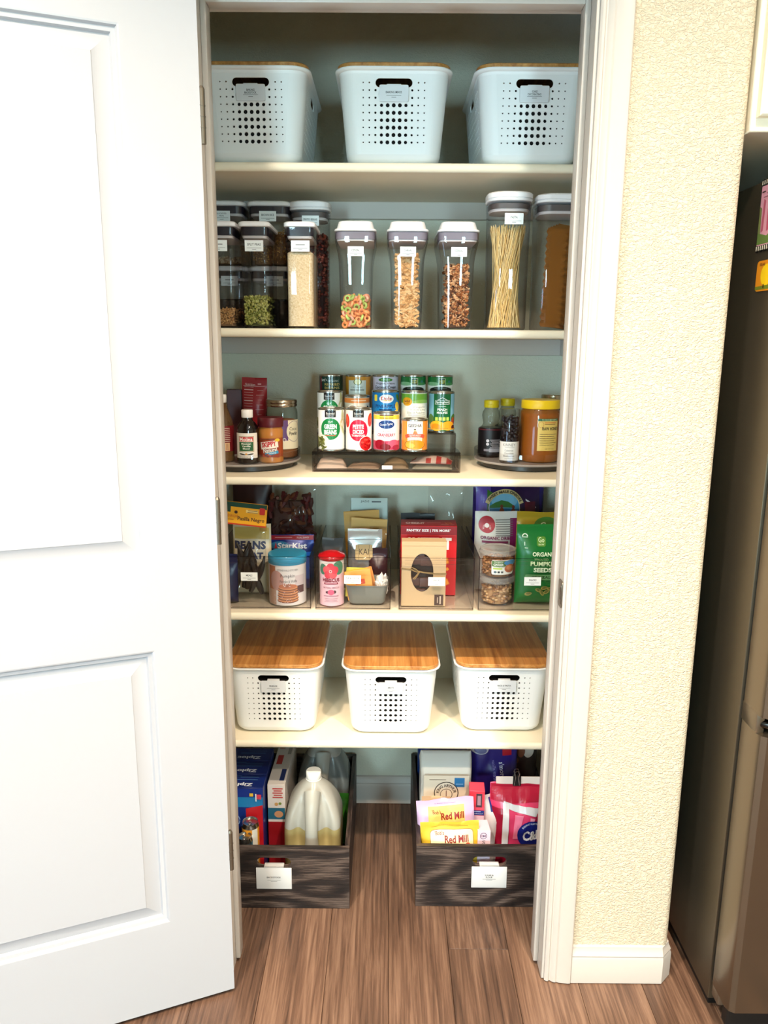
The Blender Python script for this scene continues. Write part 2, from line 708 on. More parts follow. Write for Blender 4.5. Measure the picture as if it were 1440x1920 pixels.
# kitchen face wall with the door opening; its free end at the refrigerator is rounded
w = MB()
RO = JX + JT
w.box(RX0, -RO, 0, PY0, 0, CH)
w.box(-RO, RO, 0, PY0, JH + JT, CH)
rb = 0.018
ring = [(RO, 0)] + [(CX - rb + rb * math.sin(PI / 2 * i / 5), rb - rb * math.cos(PI / 2 * i / 5)) for i in range(6)] + [(CX, PY0), (RO, PY0)]
w.loft([[(p[0], p[1], 0) for p in ring], [(p[0], p[1], CH) for p in ring]])
struct(w.build('wall_front', KITCHEN_WALL, angle=30))
struct(MB().box(PX, CX, PY0, PY1 + 0.1, 0, CH).build('wall_right', [PANTRY_WALL], smooth=False))
struct(MB().box(-PX - 0.1, -PX, PY0, PY1 + 0.1, 0, CH).build('wall_left', PANTRY_WALL, smooth=False))
struct(MB().box(-PX, PX, PY1, PY1 + 0.1, 0, CH).build('wall_back', PANTRY_WALL, smooth=False))
struct(MB().box(CX, RX1, PY1, PY1 + 0.1, 0, CH).build('wall_recess', KITCHEN_WALL, smooth=False))
GY0, GY1, GZ0, GZ1 = -2.75, -1.55, 0.06, 1.05
wl = MB()
wl.box(RX0 - 0.1, RX0, RY0, GY0, 0, CH).box(RX0 - 0.1, RX0, GY1, PY0, 0, CH).box(RX0 - 0.1, RX0, GY0, GY1, 0, GZ0).box(RX0 - 0.1, RX0, GY0, GY1, GZ1, CH)
struct(wl.build('wall_kitchen_left', KITCHEN_WALL, smooth=False))
fr = MB()
for a, b, c, e in ((GY0, GY0 + 0.05, GZ0, GZ1), (GY1 - 0.05, GY1, GZ0, GZ1), (GY0, GY1, GZ0, GZ0 + 0.05), (GY0, GY1, GZ1 - 0.05, GZ1)):
    fr.box(RX0 - 0.06, RX0 + 0.01, a, b, c, e)
wo = struct(fr.build('window_3', TRIM, smooth=False))  # added low opening, placed to light the door's lower left
MB().box(RX0 - 0.05, RX0 - 0.045, GY0 + 0.05, GY1 - 0.05, GZ0 + 0.05, GZ1 - 0.05).build('pane', emit('added_blue_pane', SIDE_COL, SIDE_E), wo, smooth=False)
struct(MB().box(RX1, RX1 + 0.1, RY0, PY1 + 0.1, 0, CH).build('wall_kitchen_right', KITCHEN_WALL, smooth=False))
# rear kitchen wall with two tall glazed openings: they give the daylight
WIN = ((-1.62, -0.98), (0.86, 1.36))
WZ0, WZ1 = 0.85, 1.88
wk = MB()
xs = [RX0, WIN[0][0], WIN[0][1], WIN[1][0], WIN[1][1], RX1]
for i in range(5):
    if i % 2 == 0:
        wk.box(xs[i], xs[i + 1], RY0 - 0.1, RY0, 0, CH)
    else:
        wk.box(xs[i], xs[i + 1], RY0 - 0.1, RY0, 0, WZ0)
        wk.box(xs[i], xs[i + 1], RY0 - 0.1, RY0, WZ1, CH)
struct(wk.build('wall_kitchen_rear', KITCHEN_WALL, smooth=False))
PANE = emit('daylight_pane', WINDOW_COL, WINDOW_E)
for i, (a, b) in enumerate(WIN):
    fr = MB()
    nb = (0, 1)[i] * 2 + 1
    fr.box(a, a + 0.035, RY0 - 0.06, RY0 + 0.01, WZ0, WZ1)
    fr.box(b - 0.035, b, RY0 - 0.06, RY0 + 0.01, WZ0, WZ1)
    fr.box(a, b, RY0 - 0.06, RY0 + 0.01, WZ0, WZ0 + 0.05)
    fr.box(a, b, RY0 - 0.06, RY0 + 0.01, WZ1 - 0.05, WZ1)
    wo = struct(fr.build('window_%d' % (i + 1), TRIM, smooth=False))
    n = 1 if i == 0 else 3
    wd = (b - a - 0.07) / n
    for j in range(n):
        MB().box(a + 0.035 + j * wd + 0.012 * (n > 1), a + 0.035 + (j + 1) * wd - 0.012 * (n > 1), RY0 - 0.05, RY0 - 0.045, WZ0 + 0.05, WZ1 - 0.05).build('pane', PANE, wo, smooth=False)

# recessed ceiling lamps
for lx, ly in ((-0.62, -1.0), (0.58, -1.0), (-0.62, -1.95), (0.58, -1.95)):
    where = ('nearer the pantry' if ly > -1.5 else 'farther from the pantry') + (' on the door side' if lx < 0 else ' on the refrigerator side')
    L0 = root('recessed_light', 'round recessed ceiling lamp ' + where, 'lamp', (lx, ly, CH), group='recessed ceiling lamps')
    MB().lathe([(0.098, -0.001), (0.096, -0.006), (0.078, -0.004), (0.078, -0.0005)], 32, cap0=False, cap1=False).build('trim_ring', WHITE, L0)
    MB().lathe([(0.078, -0.0025), (0.001, -0.0025)], 32, cap0=False).build('lens', M((250, 248, 240), 0.6), L0)
    ld = bpy.data.lights.new('lamp', 'AREA')
    ld.shape = 'DISK'
    ld.size = 0.12
    ld.energy = LAMP_W
    ld.color = LAMP_COL
    ld.spread = math.radians(126)
    lo = bpy.data.objects.new('lamp', ld)
    C.objects.link(lo)
    lo.location = (lx, ly, CH - 0.008)

# door lining: jambs, stops, head
SY0, SY1, SD = 0.040, 0.075, 0.011
j = MB()
j.bbox(JX, RO, 0, PY0, 0.002, JH + JT, 0.001, 1)
jr = struct(j.build('trim_1', TRIM))
MB().bbox(JX - SD, JX, SY0, SY1, 0.012, JH, 0.002, 2).build('stop', TRIM, jr)
jl = struct(MB().bbox(-RO, -JX, 0, PY0, 0.002, JH + JT, 0.001, 1).build('trim_2', TRIM))
MB().bbox(-JX, -JX + SD, SY0, SY1, 0.012, JH, 0.002, 2).build('stop', TRIM, jl)
jh = struct(MB().bbox(-JX, JX, 0, PY0, JH, JH + JT, 0.001, 1).build('trim_3', TRIM))
MB().bbox(-JX + SD, JX - SD, SY0, SY1, JH - SD, JH, 0.002, 2).build('stop', TRIM, jh)
# latch strike on the right jamb
sp = holed([(q[0], q[1]) for q in rr(0.0165, 0.0285, 0.007, 0)], [[(-0.004 + 0.0055 * a, 0.013 * b) for a, b in ((-1, -1), (1, -1), (1, 1), (-1, 1))]], 0.0018)
st = MB()
st.add([(JX - 0.0003 - v[2], 0.0190 + v[0], 0.925 + v[1]) for v in sp[0]], sp[1])
st.tube([(JX - 0.001, 0.009, 0.925 - 0.02), (JX - 0.001, 0.005, 0.925), (JX - 0.001, 0.009, 0.925 + 0.02)], 0.0025)
tag(st.build('strike_plate', NICKEL, jr), 'brushed nickel latch strike plate')
MB().box(JX + 0.0001, JX + 0.01, 0.012, 0.03, 0.91, 0.94).build('strike_recess', BLACK, jr, smooth=False)

# casings: moulded boards round the opening
CP = [(0.0, 0.0), (0.0, 0.006), (0.004, 0.009), (0.008, 0.0095), (0.0105, 0.007), (0.013, 0.0072), (0.018, 0.0115), (0.023, 0.013), (0.027, 0.0118), (0.031, 0.0135), (0.052, 0.0165), (0.057, 0.016), (0.0595, 0.013), (0.0595, 0.0)]


def casing(name, sgn):
    x0 = JX + 0.006
    rings = [[(sgn * (x0 + a), -b, z) for a, b in CP] for z in (0.003, JH + 0.006)]
    return struct(MB().loft(rings).build(name, TRIM, angle=25))


casing('trim_4', 1)
casing('trim_5', -1)
x0 = JX + 0.006
rings = [[(x, -b, JH + 0.006 + a) for a, b in CP] for x in (-x0 - 0.0595, x0 + 0.0595)]
struct(MB().loft(rings).build('trim_6', TRIM, angle=25))

# baseboards
BP = [(0.0, 0.0), (0.013, 0.0), (0.013, 0.060), (0.0105, 0.066), (0.0115, 0.070), (0.008, 0.078), (0.0055, 0.084), (0.005, 0.089), (0.0, 0.091)]


def baseboard(name, path, mat=TRIM):
    """profile run along a path of (point, outward normal)"""
    rings = [[(p[0] + n[0] * a, p[1] + n[1] * a, 0.002 + b) for a, b in BP] for p, n in path]
    return struct(MB().loft(rings).build(name, mat, angle=25))


pth = [((JX + 0.0657, 0), (0, -1)), ((CX - rb, 0), (0, -1))]
d = 0.7071
pth += [((CX - rb + rb * 0.1, 0.0), (0.1, -1.0)), ((CX, rb * 0.9), (1.0, -0.1)), ((CX, rb), (1, 0)), ((CX, PY1), (1, 0))]
baseboard('baseboard_front', pth)
baseboard('baseboard_back', [((-PX, PY1), (0, -1)), ((PX, PY1), (0, -1))])
baseboard('baseboard_left', [((-PX, PY0), (1, 0)), ((-PX, PY1 - 0.013), (1, 0))])
baseboard('baseboard_right', [((PX, PY0), (-1, 0)), ((PX, PY1 - 0.013), (-1, 0))])
baseboard('baseboard_front_left', [((RX0, 0), (0, -1)), ((-JX - 0.0657, 0), (0, -1))])

# ------------------------------------------------------------------ the open panel door
DW, DT, DZ0, DZ1 = 0.705, 0.035, 0.010, 2.035
door = MB()
door_o = bpy.data.objects.new('door_1', None)
C.objects.link(door_o)
# local x = along the door from the hinge, local -y = the face we see, z up
ang = math.atan2(-0.38, -0.925)
door_o.location = (-0.3425, -0.0455, 0)
door_o.rotation_euler = (0, 0, ang)
struct(door_o)
# with x toward the free edge the seen face has normal rotated: (0.38,-0.925) is +y in local space
pan = [(0.130, DW - 0.130, 1.016, 1.951), (0.130, DW - 0.130, 0.222, 0.837)]
steps = [(0.0, 0.0), (0.003, -0.0008), (0.006, -0.005), (0.009, -0.0056), (0.013, -0.0066), (0.016, -0.0118), (0.021, -0.0118), (0.046, -0.0030), (0.047, -0.0018)]
YF = 0.0
outer = [(0, DZ0), (DW, DZ0), (DW, DZ1), (0, DZ1)]
vs_, fs = holed(outer, [[(a, c), (b, c), (b, e), (a, e)] for a, b, c, e in pan], 0.0005)
fvs = [(v[0], YF - 0.00025 + (v[2] - 0.00025), v[1]) for v in vs_]
slab = MB().add(fvs, fs)
for a, b, c, e in pan:
    rings = []
    for ins, dy in steps:
        rings.append([(a + ins, YF + dy, c + ins), (b - ins, YF + dy, c + ins), (b - ins, YF + dy, e - ins), (a + ins, YF + dy, e - ins)])
    slab.loft(rings, cap0=False, cap1=True)
slab.box(0, DW, -DT, -0.012, DZ0, DZ1)
slab.box(0, 0.006, -0.012, -0.0002, DZ0, DZ1)
slab.box(DW - 0.006, DW, -0.012, -0.0002, DZ0, DZ1)
slab.box(0.006, DW - 0.006, -0.012, -0.0002, DZ0, DZ0 + 0.006)
slab.box(0.006, DW - 0.006, -0.012, -0.0002, DZ1 - 0.006, DZ1)
slab.build('door_slab', DOORP, door_o, angle=20)
for hz in (1.821, 1.085, 0.355):
    h = MB()
    h.tube([(-0.004, -0.004, hz - 0.045), (-0.004, -0.004, hz + 0.045)], 0.0055, 12)
    for q in (-0.018, 0.0, 0.018):
        h.tube([(-0.004, -0.004, hz + q - 0.0006), (-0.004, -0.004, hz + q + 0.0006)], 0.0062, 12)
    h.tube([(-0.004, -0.004, hz + 0.045), (-0.004, -0.004, hz + 0.05)], [0.0055, 0.003], 12)
    h.box(-0.0012, 0.0, -0.034, -0.003, hz - 0.044, hz + 0.044)
    tag(h.build('hinge', NICKEL, door_o), 'brushed nickel butt hinge')
kn = MB()
for s_ in (1, -1):
    y0 = 0 if s_ > 0 else -DT
    kn.tube([(DW - 0.06, y0, 0.93), (DW - 0.06, y0 + s_ * 0.006, 0.93)], 0.032, 24)
    kn.tube([(DW - 0.06, y0 + s_ * 0.006, 0.93), (DW - 0.06, y0 + s_ * 0.03, 0.93), (DW - 0.06, y0 + s_ * 0.04, 0.93), (DW - 0.06, y0 + s_ * 0.055, 0.93), (DW - 0.06, y0 + s_ * 0.062, 0.93)], [0.011, 0.011, 0.024, 0.026, 0.016], 24)
tag(kn.build('door_handle', NICKEL, door_o), 'brushed nickel round knob')

# ------------------------------------------------------------------ shelves
SZ = [1.8205, 1.4625, 1.1144, 0.7716, 0.4240]      # top faces, from the highest
SF, ST = 0.310, 0.019
SN = ['highest', 'second highest', 'middle', 'second lowest', 'lowest']
SH = ['white perforated baskets', 'tall clear food jars', 'canned food and turntables', 'four clear acrylic bins', 'baskets with bamboo lids']
for z, nm, hold in zip(SZ, SN, SH):
    s0 = root('wall_shelf', '%s cream painted pantry shelf, holding %s' % (nm, hold), 'shelf', (0, 0, z), group='painted pantry shelves')
    MB().bbox(-PX, PX, SF + 0.006, PY1, -ST, 0, 0.0008, 1).build('board', SHELF, s0)
    rg = []
    for k in range(9):
        a = PI / 2 + PI * k / 8
        rg.append((SF + 0.006 + 0.006 * math.cos(a), -ST / 2 + ST / 2 * math.sin(a)))
    MB().loft([[(x, q[0], q[1]) for q in rg] for x in (-PX, PX)]).build('nosing', SHELF, s0, angle=60)
    MB().bbox(-PX, PX, PY1 - 0.019, PY1, -ST - 0.044, -ST, 0.001, 1).build('cleat', TRIM, s0)
    MB().bbox(-PX, -PX + 0.019, SF + 0.02, PY1 - 0.019, -ST - 0.044, -ST, 0.001, 1).build('cleat', TRIM, s0)
    MB().bbox(PX - 0.019, PX, SF + 0.02, PY1 - 0.019, -ST - 0.044, -ST, 0.001, 1).build('cleat', TRIM, s0)

# ------------------------------------------------------------------ refrigerator, cupboard above it, magnets
FRX, FRF = 0.703, -0.083
SSIDE = brushed('fridge_side', (106, 97, 81), 0.45, (1, 1, 40))
SFACE = brushed('fridge_face', (122, 110, 94), 0.24, (1, 1, 60))
DARK = M((16, 14, 12), 0.5)
fr = root('refrigerator', 'stainless steel refrigerator standing in the recess beside the cream wall', 'refrigerator', (0, 0, 0))
MB().bbox(FRX, FRX + 0.9, FRF, 0.66, 0.03, 1.738, 0.004, 2).build('case', SSIDE, fr)
MB().box(FRX + 0.012, FRX + 0.89, FRF + 0.02, 0.6, 0.0, 0.03).build('base', DARK, fr, smooth=False)
MB().box(FRX + 0.006, FRX + 0.89, FRF - 0.018, FRF, 0.08, 1.73).build('gasket', DARK, fr, smooth=False)


def fdoor(x0, x1, z0, z1):
    y0, y1 = FRF - 0.016, FRF - 0.094
    p = [(x0, y0), (x0, y1 + 0.016), (x0 + 0.004, y1 + 0.006), (x0 + 0.014, y1), (x1 - 0.014, y1 - 0.0), (x1 - 0.004, y1 + 0.006), (x1, y1 + 0.016), (x1, y0)]
    return MB().loft([[(a, b, z) for a, b in p] for z in (z0, z1)])


fdoor(FRX, FRX + 0.448, 0.742, 1.735).build('door', SFACE, fr, angle=25)
fdoor(FRX + 0.452, FRX + 0.9, 0.742, 1.735).build('door', SFACE, fr, angle=25)
dr = fdoor(FRX, FRX + 0.9, 0.085, 0.705).build('drawer', SFACE, fr, angle=25)
gr = MB()
gr.tube([(FRX + 0.012, FRF - 0.03, 0.724), (FRX + 0.016, FRF - 0.07, 0.722), (FRX + 0.045, FRF - 0.088, 0.722), (FRX + 0.86, FRF - 0.088, 0.722)], 0.0105, 12)
tag(gr.build('grip', M((60, 56, 54), 0.12, 1.0), dr), 'dark chrome grip rail')
ec = MB()
ec.bbox(FRX - 0.001, FRX + 0.016, FRF - 0.075, FRF - 0.012, 0.704, 0.744, 0.003, 2)
ec.build('corner_cap', M((120, 108, 92), 0.3, 0.8), fr)
MB().bbox(FRX + 0.001, FRX + 0.02, FRF - 0.045, FRF - 0.012, 0.055, 0.085, 0.004, 2).build('hinge_cover', M((110, 96, 80), 0.35, 0.6), fr)
MB().box(FRX + 0.02, FRX + 0.88, FRF - 0.05, FRF - 0.03, 0.012, 0.078).build('grille', DARK, fr, smooth=False)

cb = root('wall_cupboard', 'cream wall cupboard hung above the refrigerator', 'cabinet', (0, 0, 0))
CBC = M((240, 226, 198), 0.4)
MB().bbox(CX + 0.002, CX + 0.97, 0.0, 0.62, 1.812, 2.5, 0.002, 1).build('body', CBC, cb)
for a, b in ((CX + 0.012, CX + 0.478), (CX + 0.488, CX + 0.955)):
    dd = MB()
    z0, z1 = 1.835, 2.48
    st_ = [(0.0, 0.0), (0.0, 0.016), (0.003, 0.019), (0.052, 0.019), (0.056, 0.015), (0.060, 0.0145), (0.066, 0.009), (0.074, 0.009), (0.09, 0.015), (0.094, 0.015)]
    rings = [[(a + i, -dy, z0 + i), (b - i, -dy, z0 + i), (b - i, -dy, z1 - i), (a + i, -dy, z1 - i)] for i, dy in st_]
    dd.loft(rings)
    dd.build('door', CBC, cb, angle=20)

# magnets on the refrigerator side (seen at a slant)
side = lambda y0, z0: (lambda u, v, d: (FRX - d, y0 - u, z0 + v))


def magnet(label, y0, z0, pts, th, art):
    r0 = root('fridge_magnet', label, 'magnet', (0, 0, 0), group='magnets on the refrigerator')
    n = len(pts)
    V = [(FRX - 0.0004, y0 - u / 1000, z0 + v / 1000) for u, v in pts] + [(FRX - th, y0 - u / 1000, z0 + v / 1000) for u, v in pts]
    F_ = [tuple(range(n)), tuple(reversed(range(n, 2 * n)))] + [(i, (i + 1) % n, (i + 1) % n + n, i + n) for i in range(n)]
    MB().add(V, F_).build('backing', M((30, 26, 22), 0.5), r0, smooth=False)
    f = side(y0, z0)
    art.build('print', r0, lambda u, v, d: f(u, v, d + th))
    return r0


a = Print()
wav = [(-48 + 8 * i, (3 if i % 2 else 0)) for i in range(13)]
pts = [(x, y) for x, y in wav] + [(x, 130 + y) for x, y in reversed(wav)]
a.poly(pts, (30, 26, 20))
a.rect(0, 66, 92, 108, (226, 158, 170))
a.poly([(-46, 14), (46, 14), (46, 30), (20, 40), (-10, 28), (-46, 36)], (104, 128, 60))
a.poly([(-46, 36), (-36, 34), (-38, 80), (-46, 84)], (120, 126, 70))
a.poly([(-34, 36), (-26, 38), (-24, 92), (-32, 96)], (190, 90, 110))
a.poly([(-12, 36), (-4, 38), (-6, 90), (-14, 88)], (196, 84, 106))
a.poly([(12, 40), (18, 40), (20, 96), (12, 96)], (150, 60, 70))
for i in range(11):
    a.rect(-44 + 8.8 * i, 7, 4, 8, (232, 222, 196))
    a.rect(-44 + 8.8 * i, 126, 4, 7, (232, 222, 196))
a.rect(-30, 108, 14, 2.4, (60, 40, 40)).rect(-8, 104, 14, 2.4, (60, 40, 40)).rect(-18, 98, 20, 1.5, (120, 60, 70))
magnet('tall pink picture magnet with scalloped black and cream edges', -0.004, 1.606, pts, 0.004, a)
a = Print()
pts = [(p[0], p[1] + 29) for p in rr(36, 28, 8, 0, 4)]
a.poly(pts, (226, 138, 20)).ell(4, 30, 22, 20, (246, 200, 20)).poly([(-36, 4), (36, 4), (36, 12), (-36, 10)], (110, 120, 30))
a.text('SEAS', -14, 50, 22, 5, (70, 40, 16), bold=0.02).text('B', -2, 10, 6, 7, (60, 20, 20), bold=0.03)
magnet('orange and yellow rounded sun magnet below the pink one', -0.006, 1.532, pts, 0.004, a)
# ------------------------------------------------------------------ perforated baskets with bamboo lids
BH = 0.186                        # height of the rim


def bsect(t):
    """half sizes and corner radius of the basket wall at height fraction t"""
    return 0.103 + 0.017 * t, 0.158 + 0.014 * t, 0.034 + 0.002 * t


def basket_body():
    mb = MB()
    T0, T1 = 0.10, 0.955
    n = 8
    lev = [0.0, 0.004, 0.012, 0.03, 0.06, T0]

    def ring(t, ins=0.0):
        hx, hy, r = bsect(t)
        k = max(0.0, 1 - t / 0.10)
        sh = 0.022 * (1 - math.sqrt(max(0, 1 - k * k))) + ins
        return rr(hx - sh, hy - sh, max(r - sh * 0.5, 0.006), t * BH, n)
    mb.loft([ring(t) for t in lev], cap0=True, cap1=False)
    # rim: turned out and down
    hx, hy, r = bsect(T1)
    rims = [(T1 * BH, 0.0), (0.985 * BH, 0.0015), (BH - 0.002, 0.006), (BH, 0.0085), (BH + 0.002, 0.0095), (BH + 0.004, 0.009), (BH + 0.0045, 0.007), (BH + 0.0035, 0.0035), (BH - 0.002, 0.0015), (T1 * BH, -0.0025)]
    mb.loft([rr(hx + e, hy + e, r + e, z, n) for z, e in rims], cap0=False, cap1=False)
    # corners between T0 and T1, inside and outside skins
    m = 4 * (n + 1)
    for ins in (0.0, 0.0025):
        ra, rb_ = ring(T0, ins), ring(T1, ins)
        for k in range(4):
            A = ra[k * (n + 1):(k + 1) * (n + 1)]
            B = rb_[k * (n + 1):(k + 1) * (n + 1)]
            mb.loft([A, B], False, False, closed=False)

    def side_plate(front):
        def ext(t):
            hx, hy, r = bsect(t)
            return (hx - r) if front else (hy - r)

        def depth(t):
            hx, hy, r = bsect(t)
            return hy if front else hx
        z0, z1 = T0 * BH, T1 * BH
        outer = [(-ext(T0), z0), (ext(T0), z0), (ext(T1), z1), (-ext(T1), z1)]
        holes = []
        if front:
            holes.append(slot(0, 0.160, 0.080, 0.0175))
            for rI in range(9):
                zz = 0.1605 - rI * 0.01475
                for cI in range(11):
                    xx = (cI - 5) * 0.0133
                    big = abs(cI - 5)
                    rad = {0: 0.0043, 1: 0.0043, 2: 0.0036, 3: 0.0025, 4: 0.0018, 5: 0.0016}[big]
                    if rI == 0 and big <= 3:
                        continue
                    if rI in (1, 2) and big <= 2:
                        continue
                    holes.append(circ(xx, zz, rad, 12 if rad > 0.003 else 8))
        else:
            holes.append(slot(0, 0.160, 0.070, 0.016))
            for rI in range(9):
                for cI in range(16):
                    xx = (cI - 7.5) * 0.0145
                    zz = 0.1605 - rI * 0.01475
                    if rI == 0 and abs(xx) < 0.05:
                        continue
                    holes.append(circ(xx, zz, 0.0024, 6))
        V, F_ = holed(outer, holes, 0.0025)
        return V, F_, depth
    Vf, Ff, df = side_plate(True)
    for s_ in (1, -1):
        mb.add([(s_ * v[0], s_ * -(df(v[1] / BH) - v[2]), v[1]) for v in Vf], Ff)
    Vs, Fs, ds = side_plate(False)
    for s_ in (1, -1):
        mb.add([(s_ * (ds(v[1] / BH) - v[2]), s_ * v[0], v[1]) for v in Vs], Fs)
    return mb.mesh('basket', PLASTIC, True, 35)


_bm = basket_body()
hx, hy, r_ = bsect(1.0)
_lm = MB().loft([rr(hx + 0.0035, hy + 0.0035, r_ + 0.003, z, 8) for z in (BH + 0.0050, BH + 0.0120)] + [rr(hx + 0.002, hy + 0.002, r_ + 0.002, BH + 0.0135, 8)]).mesh('lid', BAMBOO, True, 30)
_ln = MB().loft([rr(0.094, 0.149, 0.03, 0.006, 5), rr(0.104, 0.160, 0.03, 0.150, 5)]).mesh('dark_filler', M((22, 16, 15), 0.9))  # dark block standing for packed goods, added so the holes read black
_pl = MB()
_v, _f = holed([(q[0], q[1]) for q in rr(0.0315, 0.0165, 0.003, 0, 4)], [], 0.0016)
_pl.add([(v[0], -v[2], v[1]) for v in _v], _f)
_pl.bbox(-0.0155, 0.0155, -0.0016, 0.008, 0.0165, 0.0181, 0.0005, 1)
_pl.bbox(-0.0155, 0.0155, 0.0065, 0.008, 0.004, 0.018, 0.0005, 1)
_plm = _pl.mesh('label_clip', M((218, 220, 220), 0.35))


def basket(loc, lines, label, group, lid=True):
    r0 = root('lidded_basket', label, 'basket', loc, group=group)
    for nm, me in (('shell', _bm), ('lid', _lm), ('dark_filler', _ln)):
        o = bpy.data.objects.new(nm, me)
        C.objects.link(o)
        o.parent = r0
    o = bpy.data.objects.new('label_clip', _plm)
    C.objects.link(o)
    o.parent = r0
    zc = 0.1385
    o.location = (0, -(bsect(zc / BH)[1] + 0.0035), zc)
    o.rotation_euler = (math.radians(4), 0, 0)
    p = Print()
    K = (52, 52, 52)
    if len(lines) == 1:
        p.text(lines[0], 0, 2.0, 2.9 * len(lines[0]), 4.4, K, bold=0.012)
    else:
        p.text(lines[0], 0, 5.0, 2.9 * len(lines[0]), 4.2, K, bold=0.012).text(lines[1], 0, -0.6, 2.9 * len(lines[1]), 4.2, K, bold=0.012)
    p.rect(0, -4.5, 32, 0.6, K).rect(0, -8, 10, 1.0, (120, 120, 120))
    p.build('print', o, flat(-0.0017))
    return r0


BY = 0.318 + bsect(0.2)[1]
G1, G2 = 'bamboo lidded baskets on the highest shelf', 'bamboo lidded baskets on the lowest shelf'
basket((-0.310, BY, SZ[0] + 0.0004), ['BAKING', 'BACKSTOCK'], 'white perforated lidded basket labelled BAKING BACKSTOCK on the highest shelf', G1)
basket((0.0, BY, SZ[0] + 0.0004), ['BAKING MIXES'], 'white perforated lidded basket labelled BAKING MIXES on the highest shelf', G1)
basket((0.304, BY, SZ[0] + 0.0004), ['CAKE', 'DECORATING'], 'white perforated lidded basket labelled CAKE DECORATING on the highest shelf', G1)
BY2 = 0.352 + bsect(0.1)[1]
basket((-0.297, BY2, SZ[4] + 0.0004), ['PRODUCE'], 'white lidded basket labelled PRODUCE on the lowest shelf', G2)
basket((0.006, BY2 - 0.004, SZ[4] + 0.0004), ['MEATS'], 'white lidded basket labelled MEATS on the lowest shelf', G2)
basket((0.300, BY2 + 0.014, SZ[4] + 0.0004), ['RICE & PASTA'], 'white lidded basket labelled RICE & PASTA on the lowest shelf', G2)


# ------------------------------------------------------------------ clear storage jars (second highest shelf)
def jar_label(parent, text, cx, cz, fn, w=42, h=24, second=None):
    p = Print()
    K = (46, 46, 46)
    p.rect(0, 0, w, h, (236, 240, 238))
    if text == '-':
        p.rect(0, h * 0.12, w * 0.5, 2.6, (150, 150, 150))
    elif second:
        p.text(text, 0, h * 0.24, min(2.7 * len(text), w * 0.85), 3.6, K).text(second, 0, h * 0.02, min(2.7 * len(second), w * 0.85), 3.6, K)
    else:
        p.text(text, 0, h * 0.12, min(3.1 * len(text), w * 0.84), h * 0.21, K, bold=0.012)
    p.rect(0, -h * 0.20, w * 0.78, 0.6, K).rect(0, -h * 0.33, w * 0.22, 1.1, (110, 110, 110))
    return p.build('label', parent, lambda u, v, d: fn(u + cx, v + cz, d))


def pop_jar(label, loc, w, d, h, text, lid_h=0.012, gasket=0.018, r=0.012, second=None, lab_x=0.0, lab_z=None, rz=0.0, tall_lid=False):
    """square clear jar with a push lid"""
    r0 = root('storage_jar', label, 'jar', loc, rz, group='clear storage jars')
    hx, hy = w / 2, d / 2
    zt = h - lid_h
    MB().loft([rr(hx - 0.006, hy - 0.006, r, 0.0005), rr(hx - 0.004, hy - 0.004, r, 0.004), rr(hx - 0.0035, hy - 0.0035, r, zt * 0.5), rr(hx - 0.002, hy - 0.002, r, zt - 0.02), rr(hx - 0.001, hy - 0.001, r, zt)], True, False).build('body', CLEAR, r0)
    ld = MB()
    if tall_lid:
        ld.loft([rr(hx - 0.002, hy - 0.002, r, zt + 0.001), rr(hx, hy, r, zt + 0.002), rr(hx + 0.001, hy + 0.001, r, zt + 0.006), rr(hx - 0.001, hy - 0.001, r, zt + 0.0075), rr(hx + 0.001, hy + 0.001, r, zt + 0.009), rr(hx + 0.001, hy + 0.001, r, h - 0.003), rr(hx - 0.002, hy - 0.002, r, h)])
    else:
        ld.loft([rr(hx - 0.001, hy - 0.001, r, zt + 0.0005), rr(hx + 0.001, hy + 0.001, r, zt + 0.002), rr(hx + 0.001, hy + 0.001, r, h - 0.003), rr(hx - 0.002, hy - 0.002, r, h)])
    ld.build('lid', LIDW, r0)
    ga = MB()
    g0 = zt - 0.004 if tall_lid else zt
    ga.loft([rr(hx - 0.0045, hy - 0.0045, r - 0.002, g0 - gasket), rr(hx - 0.0042, hy - 0.0042, r - 0.002, g0)], True, True)
    ga.build('gasket', GASKET if not tall_lid else M((92, 84, 82), 0.4), r0)
    ga = MB()
    ga.loft([rr(hx - 0.0075, hy - 0.0075, r - 0.003, g0 - gasket - 0.006), rr(hx - 0.006, hy - 0.006, r - 0.003, g0 - gasket - 0.0002)])
    ga.build('inner_plate', M((214, 206, 204), 0.4), r0)
    if text:
        lz = lab_z if lab_z is not None else h - 0.053
        jar_label(r0, text, lab_x, lz, flat(-hy), second=second)
    return r0


def fill_block(name, label, loc, hx, hy, z1, mat, r=0.009, rz=0.0):
    o = MB().loft([rr(hx, hy, r, 0.0055), rr(hx, hy, r, z1 - 0.004), rr(hx - 0.006, hy - 0.006, r, z1)]).build(name, mat, None, loc, (0, 0, rz))
    return tag(o, label, 'dry food', kind='stuff')


